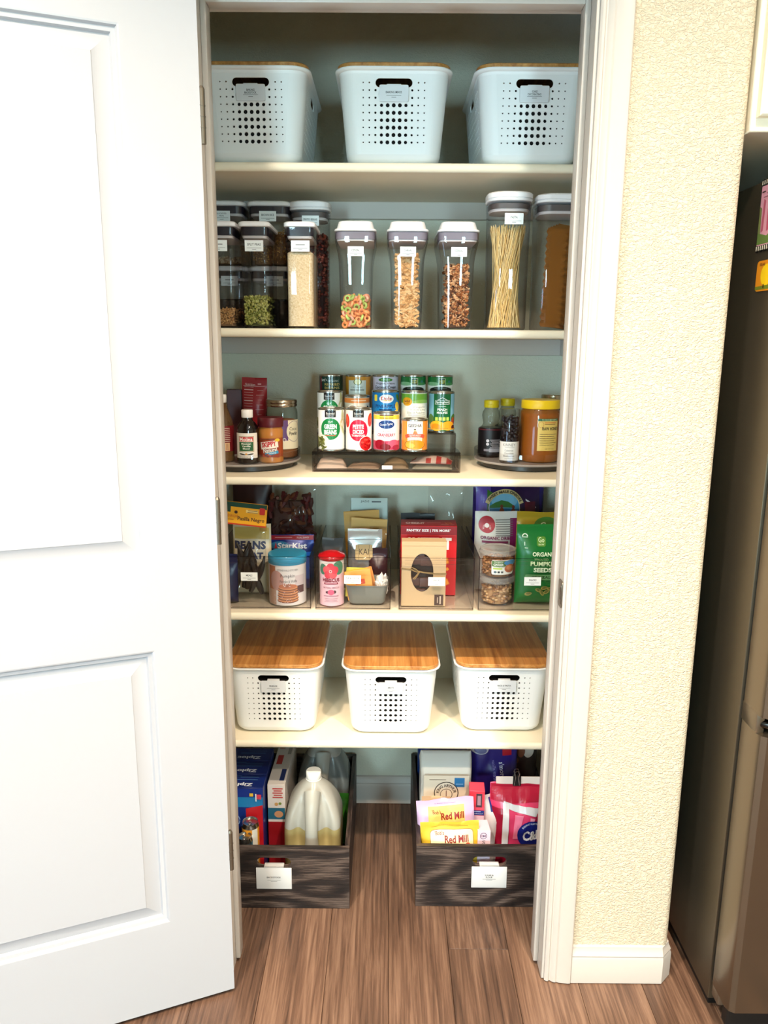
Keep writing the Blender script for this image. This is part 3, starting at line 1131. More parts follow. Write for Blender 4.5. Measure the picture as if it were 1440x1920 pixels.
def scatter(name, label, loc, hx, hy, z0, z1, shape, count, mats, core, seed=1, inset=0.0, top=0.25, rz=0.0, gap=0.0):
    """loose pieces packed behind the clear front, right side and top of a jar"""
    rnd = random.Random(seed)
    mb = MB()
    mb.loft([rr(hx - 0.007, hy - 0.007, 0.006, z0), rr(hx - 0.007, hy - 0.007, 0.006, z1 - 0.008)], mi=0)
    placed = []
    for i in range(count):
        k = rnd.random()
        z = rnd.uniform(z0 + 0.004, z1)
        if k < 0.62:
            p = (rnd.uniform(-hx, hx) * 0.93, -hy + rnd.uniform(0.002, 0.006), z)
        elif k < 0.62 + top:
            p = (rnd.uniform(-hx, hx) * 0.9, rnd.uniform(-hy, hy) * 0.9, z1 + rnd.uniform(-0.008, 0.002))
        else:
            s_ = rnd.choice((1, -1))
            p = (s_ * (hx - rnd.uniform(0.002, 0.006)), rnd.uniform(-hy, hy) * 0.93, z)
        if gap:
            if any((Vector(p) - q).length < gap for q in placed):
                continue
            placed.append(Vector(p))
        rot = Matrix.Rotation(rnd.uniform(0, 6.28), 3, 'Z') @ Matrix.Rotation(rnd.uniform(0, 6.28), 3, 'X') @ Matrix.Rotation(rnd.uniform(-0.7, 0.7), 3, 'Y')
        shape(mb, Vector(p), rot, rnd.randrange(1, len(mats) + 1), rnd)
    o = mb.build(name, [core] + mats, None, loc, (0, 0, rz), smooth=True, angle=60)
    return tag(o, label, 'dry food', kind='stuff')


def pea(mb, p, rot, mi, rnd):
    r = rnd.uniform(0.0030, 0.0036)
    mb.sphere(p, r, r, r * 0.75, 1, mi, rot)


def bean(mb, p, rot, mi, rnd):
    mb.sphere(p, 0.0062, 0.0038, 0.0036, 1, mi, rot)


def speck(mb, p, rot, mi, rnd):
    mb.sphere(p, 0.0021, 0.0018, 0.0018, 1, mi, rot)


def loop(mb, p, rot, mi, rnd):
    R, r, n, k = 0.0058, 0.0029, 9, 6
    rot = Matrix.Rotation(rnd.uniform(0, 6.28), 3, 'Z') @ Matrix.Rotation(rnd.choice((1.2, 1.57, 1.0, 0.3, 1.9)), 3, 'X') @ Matrix.Rotation(rnd.uniform(-0.5, 0.5), 3, 'Y')
    rings = []
    for i in range(n):
        a = 2 * PI * i / n
        rings.append([tuple(p + rot @ Vector(((R + r * math.cos(2 * PI * j / k)) * math.cos(a), (R + r * math.cos(2 * PI * j / k)) * math.sin(a), r * math.sin(2 * PI * j / k)))) for j in range(k)])
    rings.append(rings[0])
    mb.loft(rings, False, False, mi)


def shred(mb, p, rot, mi, rnd):
    l, w_ = rnd.uniform(0.007, 0.011), rnd.uniform(0.0014, 0.0024)
    rot = Matrix.Rotation(rnd.uniform(-0.5, 0.5), 3, 'Z') @ Matrix.Rotation(rnd.uniform(-0.7, 0.7), 3, 'Y')
    vs0 = [Vector((sx * l, sy * 0.0018, sz * w_)) for sx in (-1, 1) for sy in (-1, 1) for sz in (-1, 1)]
    mb.add([p + rot @ v for v in vs0], [(0, 1, 3, 2), (4, 6, 7, 5), (0, 4, 5, 1), (2, 3, 7, 6), (0, 2, 6, 4), (1, 5, 7, 3)], mi)


def flake(mb, p, rot, mi, rnd):
    a, b = rnd.uniform(0.004, 0.0075), rnd.uniform(0.003, 0.005)
    n = 6
    top_ = [p + rot @ Vector((a * math.cos(i), b * math.sin(i), 0.0012 + 0.0015 * math.cos(2 * i))) for i in [2 * PI * q / n + rnd.uniform(-0.2, 0.2) for q in range(n)]]
    bot_ = [v + rot @ Vector((0, 0, -0.0016)) for v in top_]
    mb.add([tuple(v) for v in top_ + bot_], [tuple(range(n)), tuple(range(2 * n - 1, n - 1, -1))] + [(i, i + n, (i + 1) % n + n, (i + 1) % n) for i in range(n)], mi)


z2 = SZ[1] + 0.0003
FRONT = 0.322
# front row
jd = 0.150
pop_jar('clear jar with brown grain at the bottom, half hidden by the door frame', (-0.392, FRONT + jd / 2, z2), 0.070, jd, 0.235, '-', lab_x=-0.004)
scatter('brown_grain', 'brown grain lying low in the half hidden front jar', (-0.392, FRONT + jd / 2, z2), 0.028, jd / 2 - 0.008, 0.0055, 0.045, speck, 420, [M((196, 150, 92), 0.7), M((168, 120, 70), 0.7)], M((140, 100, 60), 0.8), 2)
pop_jar('clear jar labelled SPLIT PEAS at the shelf front', (-0.314, FRONT + jd / 2, z2), 0.070, jd, 0.235, 'SPLIT PEAS', lab_x=-0.0)
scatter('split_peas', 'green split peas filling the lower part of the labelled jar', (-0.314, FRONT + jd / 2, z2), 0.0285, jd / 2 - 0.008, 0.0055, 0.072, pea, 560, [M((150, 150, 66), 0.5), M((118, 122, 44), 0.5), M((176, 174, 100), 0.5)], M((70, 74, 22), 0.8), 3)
pop_jar('clear jar nearly full of pale white rice at the shelf front', (-0.211, FRONT + jd / 2, z2), 0.070, jd, 0.235, '-', lab_x=0.002)
fill_block('white_rice', 'pale white rice filling the tall front jar', (-0.211, FRONT + jd / 2, z2), 0.0295, jd / 2 - 0.0065, 0.172, grains('rice_grain', (236, 214, 176), (206, 176, 130), 320))
# back row: two stacks of two square jars and a tall jar
by = 0.505
for zz, nm in ((0, 'lower'), (0.1545, 'upper')):
    for xx, tx, t2, cont in ((-0.420, 'BLACKEYED', 'PEAS', 'peas'), (-0.306, 'BROWN RICE', None, 'rice')):
        if zz == 0:
            lab = 'dark square jar at the bottom of the stack under the jar labelled %s' % ('BLACKEYED PEAS' if cont == 'peas' else 'BROWN RICE')
            tx2, t22 = '-', None
        else:
            lab = 'square jar labelled %s stacked in the back row' % (tx + ' ' + t2 if t2 else tx)
            tx2, t22 = tx, t2
        pop_jar(lab, (xx, by + 0.0535, z2 + zz), 0.107, 0.107, 0.154, tx2, second=t22, r=0.02, lab_z=0.118, gasket=0.017, lab_x=-0.002 if zz else 0.012)
        if zz == 0:
            fill_block('dark_beans', 'dark dry food in the lower square jar below %s' % ('BLACKEYED PEAS' if cont == 'peas' else 'BROWN RICE'), (xx, by + 0.0535, z2), 0.047, 0.047, 0.075, grains('dark_bean', (26, 18, 16), (60, 46, 40), 150))
        else:
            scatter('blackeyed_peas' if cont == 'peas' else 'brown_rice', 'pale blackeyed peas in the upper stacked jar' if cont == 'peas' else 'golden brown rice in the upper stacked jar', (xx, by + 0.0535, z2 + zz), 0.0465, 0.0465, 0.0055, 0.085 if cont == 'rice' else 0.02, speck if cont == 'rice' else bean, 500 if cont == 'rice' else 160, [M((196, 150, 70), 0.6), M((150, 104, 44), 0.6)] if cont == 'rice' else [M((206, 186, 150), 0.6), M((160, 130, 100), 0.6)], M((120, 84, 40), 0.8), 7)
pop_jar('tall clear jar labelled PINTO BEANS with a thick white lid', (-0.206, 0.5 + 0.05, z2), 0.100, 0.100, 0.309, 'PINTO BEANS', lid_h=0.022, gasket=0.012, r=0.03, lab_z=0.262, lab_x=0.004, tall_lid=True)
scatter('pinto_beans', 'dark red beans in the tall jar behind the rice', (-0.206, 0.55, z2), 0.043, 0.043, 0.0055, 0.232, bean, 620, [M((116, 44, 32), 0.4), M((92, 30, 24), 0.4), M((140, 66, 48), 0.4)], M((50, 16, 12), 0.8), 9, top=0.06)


# ring cereal dispensers with flared necks
def cereal_jar(label, x):
    r0 = root('cereal_dispenser', label, 'jar', (x, FRONT + 0.085, z2), group='cereal dispensers')
    d2 = 0.082
    pr = [(0.0005, 0.0325, d2 - 0.008), (0.004, 0.0345, d2 - 0.005), (0.12, 0.0375, d2 - 0.002), (0.150, 0.0385, d2), (0.162, 0.040, d2 + 0.001), (0.176, 0.0425, d2 + 0.003), (0.190, 0.0455, d2 + 0.005), (0.197, 0.0470, d2 + 0.006), (0.215, 0.0470, d2 + 0.006)]
    
    def bow(ring, k=0.006):
        hx_ = max(q[0] for q in ring)
        hy_ = max(q[1] for q in ring)
        return [(q[0], q[1] + (k * (q[0] / hx_) ** 2 if q[1] < -hy_ * 0.5 else 0), q[2]) for q in ring]

    def fine(ring):
        A, B = Vector(ring[-1]), Vector(ring[0])
        return ring + [tuple(A.lerp(B, q / 12)) for q in range(1, 12)]
    MB().loft([bow(fine(rr(a, b, 0.012, z, 6))) for z, a, b in pr], True, False).build('body', CLEAR, r0)
    MB().loft([rr(0.0445, d2 + 0.003, 0.016, 0.1985, 6), rr(0.0445, d2 + 0.003, 0.016, 0.2145, 6)]).build('gasket', M((140, 132, 144), 0.25), r0)
    MB().loft([rr(0.0420, d2 + 0.001, 0.016, 0.1945, 6), rr(0.0425, d2 + 0.001, 0.016, 0.1983, 6)]).build('inner_plate', M((222, 214, 214), 0.4), r0)
    MB().loft([rr(0.0465, d2 + 0.0055, 0.016, 0.2152, 6), rr(0.0480, d2 + 0.007, 0.017, 0.2168, 6), rr(0.0470, d2 + 0.006, 0.017, 0.2200, 6), rr(0.0425, d2 + 0.002, 0.017, 0.2225, 6), rr(0.0400, d2 - 0.003, 0.016, 0.232, 6), rr(0.0385, d2 - 0.006, 0.016, 0.2375, 6), rr(0.034, d2 - 0.012, 0.015, 0.2395, 6)]).build('lid', LIDW, r0)
    jar_label(r0, 'CEREAL', 0.001, 0.1715, lambda u, v, d: (u, -0.0868 - d, v), w=36, h=21)
    return r0


cereal_jar('cereal dispenser with orange and green rings, first from the rice jar', -0.0845)
cereal_jar('cereal dispenser with tan shredded wheat, middle one of three', 0.0345)
cereal_jar('cereal dispenser with brown flakes, next to the spaghetti jar', 0.150)
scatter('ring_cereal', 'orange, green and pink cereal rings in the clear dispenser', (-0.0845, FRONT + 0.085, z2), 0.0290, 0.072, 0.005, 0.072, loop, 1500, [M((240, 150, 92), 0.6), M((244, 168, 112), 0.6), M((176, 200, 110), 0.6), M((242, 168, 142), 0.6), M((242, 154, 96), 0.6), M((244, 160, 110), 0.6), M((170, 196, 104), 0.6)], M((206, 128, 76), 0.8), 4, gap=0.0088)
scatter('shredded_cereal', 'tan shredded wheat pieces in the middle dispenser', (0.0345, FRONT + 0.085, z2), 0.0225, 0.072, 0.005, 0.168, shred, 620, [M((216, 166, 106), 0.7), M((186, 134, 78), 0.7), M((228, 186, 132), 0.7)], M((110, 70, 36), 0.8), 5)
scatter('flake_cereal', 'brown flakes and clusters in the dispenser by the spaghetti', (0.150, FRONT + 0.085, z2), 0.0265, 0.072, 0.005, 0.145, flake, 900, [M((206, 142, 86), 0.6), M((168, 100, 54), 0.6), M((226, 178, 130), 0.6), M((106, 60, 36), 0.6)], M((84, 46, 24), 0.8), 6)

# spaghetti jar and lasagne jar
PJ = (0.268, FRONT + 0.058, z2)
pop_jar('tall clear jar labelled PASTA packed with spaghetti', PJ, 0.102, 0.102, 0.304, 'PASTA', lid_h=0.021, gasket=0.011, r=0.034, lab_z=0.245, lab_x=0.006, tall_lid=True)
sp_ = MB()
rnd = random.Random(8)
for i in range(230):
    a = rnd.uniform(0, 2 * PI)
    tw = rnd.choice((1, -1, 1)) * rnd.uniform(1.3, 2.4)
    rb0 = rnd.uniform(0.6, 1.0) * 0.041
    rt0 = rnd.uniform(0.75, 1.0) * 0.041
    L_ = rnd.uniform(0.222, 0.236)
    p0 = Vector((rb0 * math.cos(a), rb0 * math.sin(a), 0.006))
    p1 = Vector((rt0 * math.cos(a + tw), rt0 * math.sin(a + tw), L_))
    sp_.tube([p0, p0.lerp(p1, 0.5) + Vector((rnd.uniform(-1, 1), rnd.uniform(-1, 1), 0)) * 0.001, p1], 0.0010, 5, rnd.randrange(3))
tag(sp_.build('spaghetti', [M((238, 206, 138), 0.5), M((222, 184, 112), 0.5), M((244, 216, 154), 0.5)], None, PJ), 'loose dry spaghetti strands standing in the PASTA jar', 'dry food', kind='stuff')
LJ = (0.392, FRONT + 0.074, z2)
pop_jar('tall wide clear jar of lasagne sheets against the right jamb', LJ, 0.124, 0.110, 0.302, None, lid_h=0.020, gasket=0.013, r=0.03, tall_lid=True)
LAS = M((150, 92, 24), 0.6)
for i in range(5):
    nx, nz = 16, 3
    mb = MB()
    w_, hgt = 0.056, 0.222 + 0.004 * i
    V = []
    for s_ in (0, 1):
        for k in range(29):
            t = k / 28
            zz = t * hgt
            rip = 0.0034 * (1 if k % 2 else -1)
            for m_ in range(5):
                uu = (m_ / 4 - 0.5) * w_
                edge_ = abs(m_ - 2) == 2
                V.append((uu, (s_ - 0.5) * 0.0014 + (rip if edge_ else 0), zz))
    n = 29 * 5
    F_ = []
    for k in range(28):
        for m_ in range(4):
            a0 = k * 5 + m_
            F_.append((a0, a0 + 1, a0 + 6, a0 + 5))
            F_.append((n + a0 + 5, n + a0 + 6, n + a0 + 1, n + a0))
    for k in range(28):
        for m_ in (0, 4):
            a0 = k * 5 + m_
            F_.append((a0, a0 + 5, n + a0 + 5, n + a0))
    for k in (0, 28):
        for m_ in range(4):
            a0 = k * 5 + m_
            F_.append((a0, a0 + 1, n + a0 + 1, n + a0))
    mb.add(V, F_)
    LN = ('nearest the clear front', 'second from the clear front', 'third from the clear front', 'fourth from the clear front', 'farthest from the clear front')
    o = mb.build('lasagne_sheet', LAS, None, (LJ[0] - 0.018 + 0.004 * i, LJ[1] - 0.028 + 0.012 * i, z2 + 0.0075), (0, math.radians(2.5 + 1.2 * i), math.radians(24 - 4 * i)))
    tag(o, 'golden wavy edged lasagne sheet in the tall jar, ' + LN[i], 'pasta', 'lasagne sheets in the jar')
# ------------------------------------------------------------------ middle shelf: tiered rack with cans
z3 = SZ[2] + 0.0003
RKX0, RKX1, RKY = -0.196, 0.175, 0.398
rk = root('can_rack', 'smoky acrylic three step can rack with a shallow drawer', 'rack', (0, 0, z3))
T1, T2, T3 = 0.0500, 0.0900, 0.1260
D1, D2, D3 = RKY + 0.080, RKY + 0.152, RKY + 0.226


def step(y0, y1, z, zfrom):
    mb = MB()
    mb.bbox(RKX0 + 0.006, RKX1 - 0.006, y0, y1, z - 0.003, z, 0.001, 1)
    mb.bbox(RKX0 + 0.006, RKX1 - 0.006, y0, y0 + 0.003, zfrom, z - 0.003, 0.0008, 1)
    mb.bbox(RKX0 + 0.006, RKX0 + 0.009, y0 + 0.003, y1, 0.0, z - 0.003, 0.0008, 1)
    mb.bbox(RKX1 - 0.009, RKX1 - 0.006, y0 + 0.003, y1, 0.0, z - 0.003, 0.0008, 1)
    return mb


mb = MB()
mb.bbox(RKX0, RKX1, RKY, D1, T1 - 0.004, T1, 0.0012, 1)
mb.bbox(RKX0, RKX0 + 0.004, RKY, D3, 0.0, T1 - 0.004, 0.001, 1)
mb.bbox(RKX1 - 0.004, RKX1, RKY, D3, 0.0, T1 - 0.004, 0.001, 1)
mb.build('low_step', SMOKE, rk)
step(D1, D2, T2, T1).build('middle_step', SMOKE, rk)
step(D2, D3, T3, T2).build('high_step', SMOKE, rk)
MB().bbox(RKX0 + 0.001, RKX1 - 0.001, RKY - 0.0005, RKY + 0.0015, T1 - 0.007, T1 + 0.0015, 0.0005, 1).build('front_lip', SMOKED, rk)
dw = MB()
dw.bbox(RKX0 + 0.006, RKX1 - 0.006, RKY + 0.001, RKY + 0.004, 0.003, 0.042, 0.001, 1)
dw.bbox(RKX0 + 0.006, RKX1 - 0.006, RKY + 0.004, RKY + 0.20, 0.003, 0.0055, 0.001, 1)
dro = dw.build('drawer', SMOKE, rk)
MB().bbox(RKX0 + 0.004, RKX1 - 0.004, RKY - 0.001, RKY + 0.002, 0.000, 0.004, 0.001, 1).build('bottom_edge', SMOKED, dro)
p = Print()
p.rect(0, 0, 26, 9.5, (236, 234, 224)).text('SPICES', 0, 0, 18, 4.0, (50, 48, 46))
p.build('label', dro, flat(RKY + 0.0005, 0.0125, -0.008))
# packets lying in the drawer
FOIL = M((206, 198, 190), 0.35, 0.3)


def packet(label, cx, cy, w_, d_, h_, c, zb, seed, band=None):
    mb = MB()
    rnd = random.Random(seed)
    nu, nv = 9, 5
    V, F_ = [], []
    for s_ in (0, 1):
        for i in range(nu):
            for j in range(nv):
                u, v = i / (nu - 1) * 2 - 1, j / (nv - 1) * 2 - 1
                e = (1 - u * u) ** 0.5 * (1 - v * v) ** 0.5
                hh = h_ * (0.08 + 0.92 * e) * (1 + 0.25 * (rnd.random() - 0.5)) if s_ else 0
                V.append((u * w_ / 2, v * d_ / 2, hh))
    for s_ in (0, 1):
        for i in range(nu - 1):
            for j in range(nv - 1):
                a0 = s_ * nu * nv + i * nv + j
                F_.append((a0, a0 + nv, a0 + nv + 1, a0 + 1))
    n = nu * nv
    bnd = [i * nv for i in range(nu)] + [(nu - 1) * nv + j for j in range(1, nv)] + [i * nv + nv - 1 for i in range(nu - 2, -1, -1)] + [j for j in range(nv - 2, 0, -1)]
    for q in range(len(bnd)):
        a0, b0 = bnd[q], bnd[(q + 1) % len(bnd)]
        F_.append((a0, b0, n + b0, n + a0))
    mb.add(V, F_)
    if band:
        mb.m = [0 if k % 9 < 6 else 1 for k in range(len(mb.f))]
    o = mb.build('spice_packet', [M(c, 0.5), M(band or c, 0.5)], None, (cx, cy, z3 + zb), (0, 0, rnd.uniform(-0.15, 0.15)), angle=60)
    return tag(o, label, 'packet', 'spice packets in the rack drawer')


packet('cream paper spice packet lying in the drawer below the green beans', -0.150, 0.452, 0.076, 0.07, 0.026, (226, 202, 180), 0.0058, 1)
packet('flat tan spice packet beside the cream one in the drawer', -0.066, 0.452, 0.080, 0.07, 0.012, (176, 150, 124), 0.0058, 2)
packet('clear packet of brown herbs behind the SPICES tag', 0.014, 0.455, 0.066, 0.07, 0.024, (142, 118, 84), 0.0058, 3)
packet('pale green spice packet at the bottom of the drawer', 0.108, 0.455, 0.100, 0.07, 0.012, (176, 176, 156), 0.0058, 4)
packet('red and white spice packet on top of the pale green one', 0.106, 0.455, 0.104, 0.06, 0.016, (214, 190, 176), 0.0182, 5, band=(176, 40, 36))

CANM = M((186, 182, 172), 0.25, 1.0)


def can(name, label, x, y, z, r, h, art, base, group='cans on the step rack'):
    r0 = root(name, label, 'can', (x, y, z), group=group)
    MB().lathe([(r - 0.004, 0.0015), (r - 0.0012, 0.0), (r, 0.0012), (r, 0.0028), (r - 0.0013, 0.0040), (r - 0.0013, h - 0.0040), (r, h - 0.0028), (r, h - 0.0010), (r - 0.0012, h), (r - 0.0024, h - 0.0006), (r - 0.0032, h - 0.004), (r - 0.012, h - 0.0035), (r - 0.013, h - 0.0043)], 40).build('body', CANM, r0)
    c = PI * r * 1000
    pr = Print(0.2)
    pr.rect(0, h * 500, c * 2 - 1, h * 1000 - 9, base)
    art(pr, h * 1000)
    pr.items = [pr.items[0]] + [([(max(-c + 0.6, min(c - 0.6, a * 1.38)), b) for a, b in q], f, m) for q, f, m in pr.items[1:]]
    pr.build('label', r0, cyl(r - 0.0010), cut_u=3.2, base=0.00012, step=0.00006)
    return r0


def essentials(pr, h):
    pr.rect(0, h - 13, 20, 17, (28, 26, 28)).text('Essential', 0, h - 12, 15, 5.2, (232, 230, 224)).text('EVERYDAY', 0, h - 18, 14, 2.0, (200, 198, 192))


def art_beans(pr, h):
    for i, (a, b) in enumerate(((23, 76), (28, 66), (25, 90), (31, 82), (23, 58), (29, 50), (33, 70))):
        pr.ell(a, b, 2.6, 15, ((196, 188, 140), (214, 206, 168), (180, 180, 130))[i % 3], rot=-20 + 9 * i)
    essentials(pr, h)
    pr.ell(0, 56, 18.5, 27, (22, 120, 60))
    pr.text('CUT', 0, 73, 8, 5, (230, 240, 230), bold=0.01).text('GREEN', 0, 62, 23, 12, (245, 248, 244), bold=0.04).text('BEANS', 0, 48, 23, 12, (245, 248, 244), bold=0.04)
    pr.rect(0, 39.5, 19, 2.2, (190, 90, 60))
    pr.ell(-17, 23, 15, 19, (226, 222, 204))
    rnd = random.Random(1)
    for i in range(22):
        pr.ell(-19 + rnd.uniform(-10, 9), 22 + rnd.uniform(-14, 11), 2.2, 7, ((96, 100, 48), (128, 128, 70), (70, 74, 30))[i % 3], n=10, rot=rnd.uniform(-60, 60))


def art_tomato(pr, h):
    essentials(pr, h)
    pr.ell(0, 53, 18, 27, (196, 26, 60))
    pr.ell(-24, 76, 6.6, 17, (206, 40, 36), rot=3).ell(-24.5, 80, 3, 9, (226, 84, 50), rot=3).ell(25, 78, 6.6, 17, (206, 44, 36), rot=-3).ell(26, 82, 3, 9, (226, 84, 50), rot=-3)
    pr.text('PETITE', 0, 62, 20, 10.5, (250, 240, 240), bold=0.04).text('DICED', 0, 49.5, 20, 10.5, (250, 240, 240), bold=0.04).text('TOMATOES', 0, 40, 25, 5, (250, 230, 230), bold=0.03)
    pr.ell(15, 20, 14, 19, (240, 236, 230)).ell(15, 20, 13, 17.6, (198, 16, 20))
    rnd = random.Random(2)
    for i in range(30):
        pr.rect(15 + rnd.uniform(-9, 9), 20 + rnd.uniform(-12, 11), 4, 4, ((232, 36, 32), (170, 8, 14), (244, 70, 60))[i % 3], rot=rnd.uniform(0, 90))


def art_cran(pr, h):
    pr.rect(0, h - 11, 80, 11, (240, 208, 70)).rect(0, h - 6.5, 26, 3, (110, 84, 40)).rect(0, h - 13, 26, 2, (150, 120, 50))
    pr.ell(0, h - 29, 16, 11.5, (240, 240, 244)).ell(0, h - 29, 15, 10.6, (24, 58, 120)).text('Ocean Spray', 0, h - 29, 24, 8, (240, 244, 250), rot=8)
    pr.text('JELLIED', 0, 51, 14, 4, (120, 70, 84)).text('CRANBERRY', 0, 42, 34, 8, (170, 34, 70), bold=0.02).text('SAUCE', 0, 36, 12, 3.2, (120, 70, 84))
    pr.rect(0, 16, 120, 22, (196, 60, 90)).ell(-12, 18, 12, 12, (150, 20, 40)).ell(14, 20, 12, 10, (206, 90, 116)).ell(-2, 12, 10, 8, (120, 12, 24)).ell(20, 10, 9, 7, (170, 40, 66))


def art_geisha(pr, h):
    pr.rect(-22, h / 2, 16, h - 9, (236, 140, 50)).rect(22, h / 2, 16, h - 9, (236, 140, 50)).rect(0, h - 26, 30, 42, (246, 236, 224))
    pr.text('GEISHA', 0, h - 15, 25, 9, (40, 30, 30), bold=0.02)
    pr.ell(0, h - 27, 2.6, 3, (230, 180, 140)).poly([(-4, h - 36), (5, h - 36), (3, h - 29), (-2, h - 29)], (220, 120, 70)).ell(0, h - 24.5, 2.2, 1.4, (40, 28, 28))
    pr.poly([(-17, h - 48), (-20, h - 40), (-14, h - 36), (14, h - 36), (20, h - 40), (17, h - 48), (12, h - 45), (-12, h - 45)], (222, 84, 60))
    pr.text('MANDARIN', 0, h - 39, 22, 3.4, (250, 226, 214)).text('ORANGES', 0, h - 43.5, 20, 3.0, (250, 226, 214))
    pr.ell(0, 18, 20, 12, (60, 44, 30)).ell(0, 18, 19, 11.2, (240, 160, 60)).ell(5, 19, 14, 9.5, (236, 140, 30)).ell(-8, 16, 8, 6, (246, 176, 70))


def art_soup(pr, h):
    pr.rect(0, h - 12, 220, 12, (226, 130, 56)).rect(4, h - 12, 30, 2.6, (244, 200, 160))
    pr.rect(0, h / 2 - 12, 220, h - 30, (206, 196, 176)).ell(-8, h - 30, 9, 8, (240, 236, 226)).ell(-8, h - 30, 7, 6, (150, 140, 120)).poly([(20, h - 30), (24, h - 24), (27, h - 30)], (40, 36, 30))


def art_dole(pr, h):
    pr.rect(0, h / 2, 220, h - 9, (24, 120, 184)).rect(-20, h - 18, 7, 16, (240, 214, 60), r=2)
    pr.ell(2, h - 20, 14, 11, (244, 244, 240)).text('Dole', 2, h - 19, 20, 9, (200, 40, 40), bold=0.02).rect(3, h - 25, 15, 1.6, (236, 180, 40))
    pr.text('PINEAPPLE', 0, h - 39, 40, 8.5, (20, 44, 90), bold=0.02).rect(0, h - 48, 24, 3, (20, 44, 90))
    pr.ell(26, h - 40, 6, 12, (238, 196, 50), rot=10).ell(27, h - 18, 4, 10, (70, 110, 40), rot=20).ell(24, h - 56, 8, 7, (244, 206, 70))


def art_rice(pr, h):
    pr.rect(0, h - 18, 220, 24, (116, 170, 56)).ell(16, h - 28, 22, 7, (150, 190, 90)).rect(0, h / 2 - 12, 220, h - 36, (236, 232, 216))
    pr.ell(-15, h - 26, 10.5, 11, (238, 166, 30)).text('wild', -15, h - 25, 12, 6, (160, 60, 40), bold=0.02).text('harvest', -15, h - 31, 12, 2.6, (170, 70, 40))
    for i, (t, w_) in enumerate((('Organic', 24), ('Yellow Cling', 30), ('Sliced Peaches', 36))):
        pr.text(t, 22 - w_ / 2, h - 40 - 7 * i, w_, 5.6, (110, 106, 96))
    pr.rect(5, h - 60, 34, 1.4, (150, 146, 136)).rect(9, h - 65, 28, 1.4, (150, 146, 136))
    pr.ell(-24, 14, 12, 10, (196, 130, 50))


def art_peach(pr, h):
    pr.rect(-24, h / 2, 14, h - 9, (120, 170, 190)).rect(24, h / 2, 14, h - 9, (130, 180, 200)).rect(0, h / 2, 34, h - 9, (20, 92, 48))
    pr.rect(0, h - 26, 28, 10, (236, 240, 232)).rect(0, h - 26, 26.4, 8.4, (20, 92, 48)).poly([(-10, h - 20), (0, h - 13), (10, h - 20)], (236, 240, 232)).poly([(-8, h - 20), (0, h - 14.6), (8, h - 20)], (20, 92, 48)).text('Springfield', 0, h - 26, 24, 6.4, (240, 244, 236), bold=0.02)
    pr.rect(0, h - 36, 14, 0.7, (200, 216, 200)).text('PEACH', 0, h - 44, 18, 5.6, (240, 244, 236), bold=0.02).text('HALVES', 0, h - 52, 20, 5.6, (240, 244, 236), bold=0.02)
    for i in range(4):
        pr.rect(-10.5 + 7 * i, h - 68, 5.6, 9, (184, 206, 90), r=1)
    pr.ell(-24, 34, 8, 14, (70, 110, 44)).ell(26, 36, 8, 12, (70, 110, 44)).ell(24, 30, 5, 10, (170, 70, 40))
    pr.ell(-10, 18, 15, 13, (238, 176, 40)).ell(12, 18, 14, 12, (236, 160, 40)).ell(-12, 16, 9, 8, (226, 140, 30)).ell(24, 14, 5, 6, (90, 40, 30)).rect(0, 9, 220, 3, (226, 170, 60)).rect(0, 11, 24, 1.6, (176, 120, 40))


def art_refried(pr, h):
    pr.rect(0, h - 22, 220, 34, (20, 52, 42)).rect(-22, h / 2, 8, h - 9, (90, 30, 36))
    pr.text("Amy's", -13, h - 14, 12, 10, (226, 230, 220), rot=12).text('ORGANIC', 6, h - 16, 22, 4.8, (196, 206, 196)).text('REFRIED', 4, h - 25, 30, 6.4, (196, 170, 90), bold=0.01).text('BEANS', 4, h - 34, 30, 6.2, (196, 170, 90), bold=0.01)


def art_orange(pr, h):
    pr.rect(0, h / 2, 220, h - 9, (196, 132, 40)).rect(-1, h / 2 - 4, 36, h - 20, (206, 208, 196)).ell(0, h - 18, 8, 8.6, (90, 96, 50)).ell(0, h - 18, 6.4, 7, (226, 214, 150)).text('ORGANIC', -1, h - 32, 24, 4.4, (110, 110, 100)).rect(-1, h - 39, 28, 3, (130, 130, 120))


def art_coconut(pr, h):
    pr.ell(0, h - 12, 14, 5, (60, 120, 50)).rect(0, h - 12, 18, 2.4, (150, 190, 130)).text('Organic Heavy', 0, h - 22, 40, 6.4, (60, 40, 40), bold=0.01).text('Coconut Cream', 0, h - 31, 46, 8, (30, 26, 24), bold=0.03)


def art_forest(pr, h):
    pr.rect(0, h - 14, 220, 20, (30, 110, 50)).ell(-18, h - 22, 16, 5, (130, 180, 130)).ell(16, h - 22, 14, 4, (60, 130, 70))
    pr.rect(2, h - 16, 13, 17, (220, 226, 190)).rect(2, h - 16, 11.6, 15.6, (28, 66, 36)).text('NATIVE', 2, h - 14, 10, 4, (220, 214, 90), bold=0.02).text('FOREST', 2, h - 19, 10, 4, (220, 214, 90), bold=0.02)
    pr.ell(17, h - 16, 3, 3.2, (50, 110, 100)).ell(0, h - 38, 24, 9, (30, 30, 30)).rect(0, h - 33, 24, 3, (80, 96, 80))


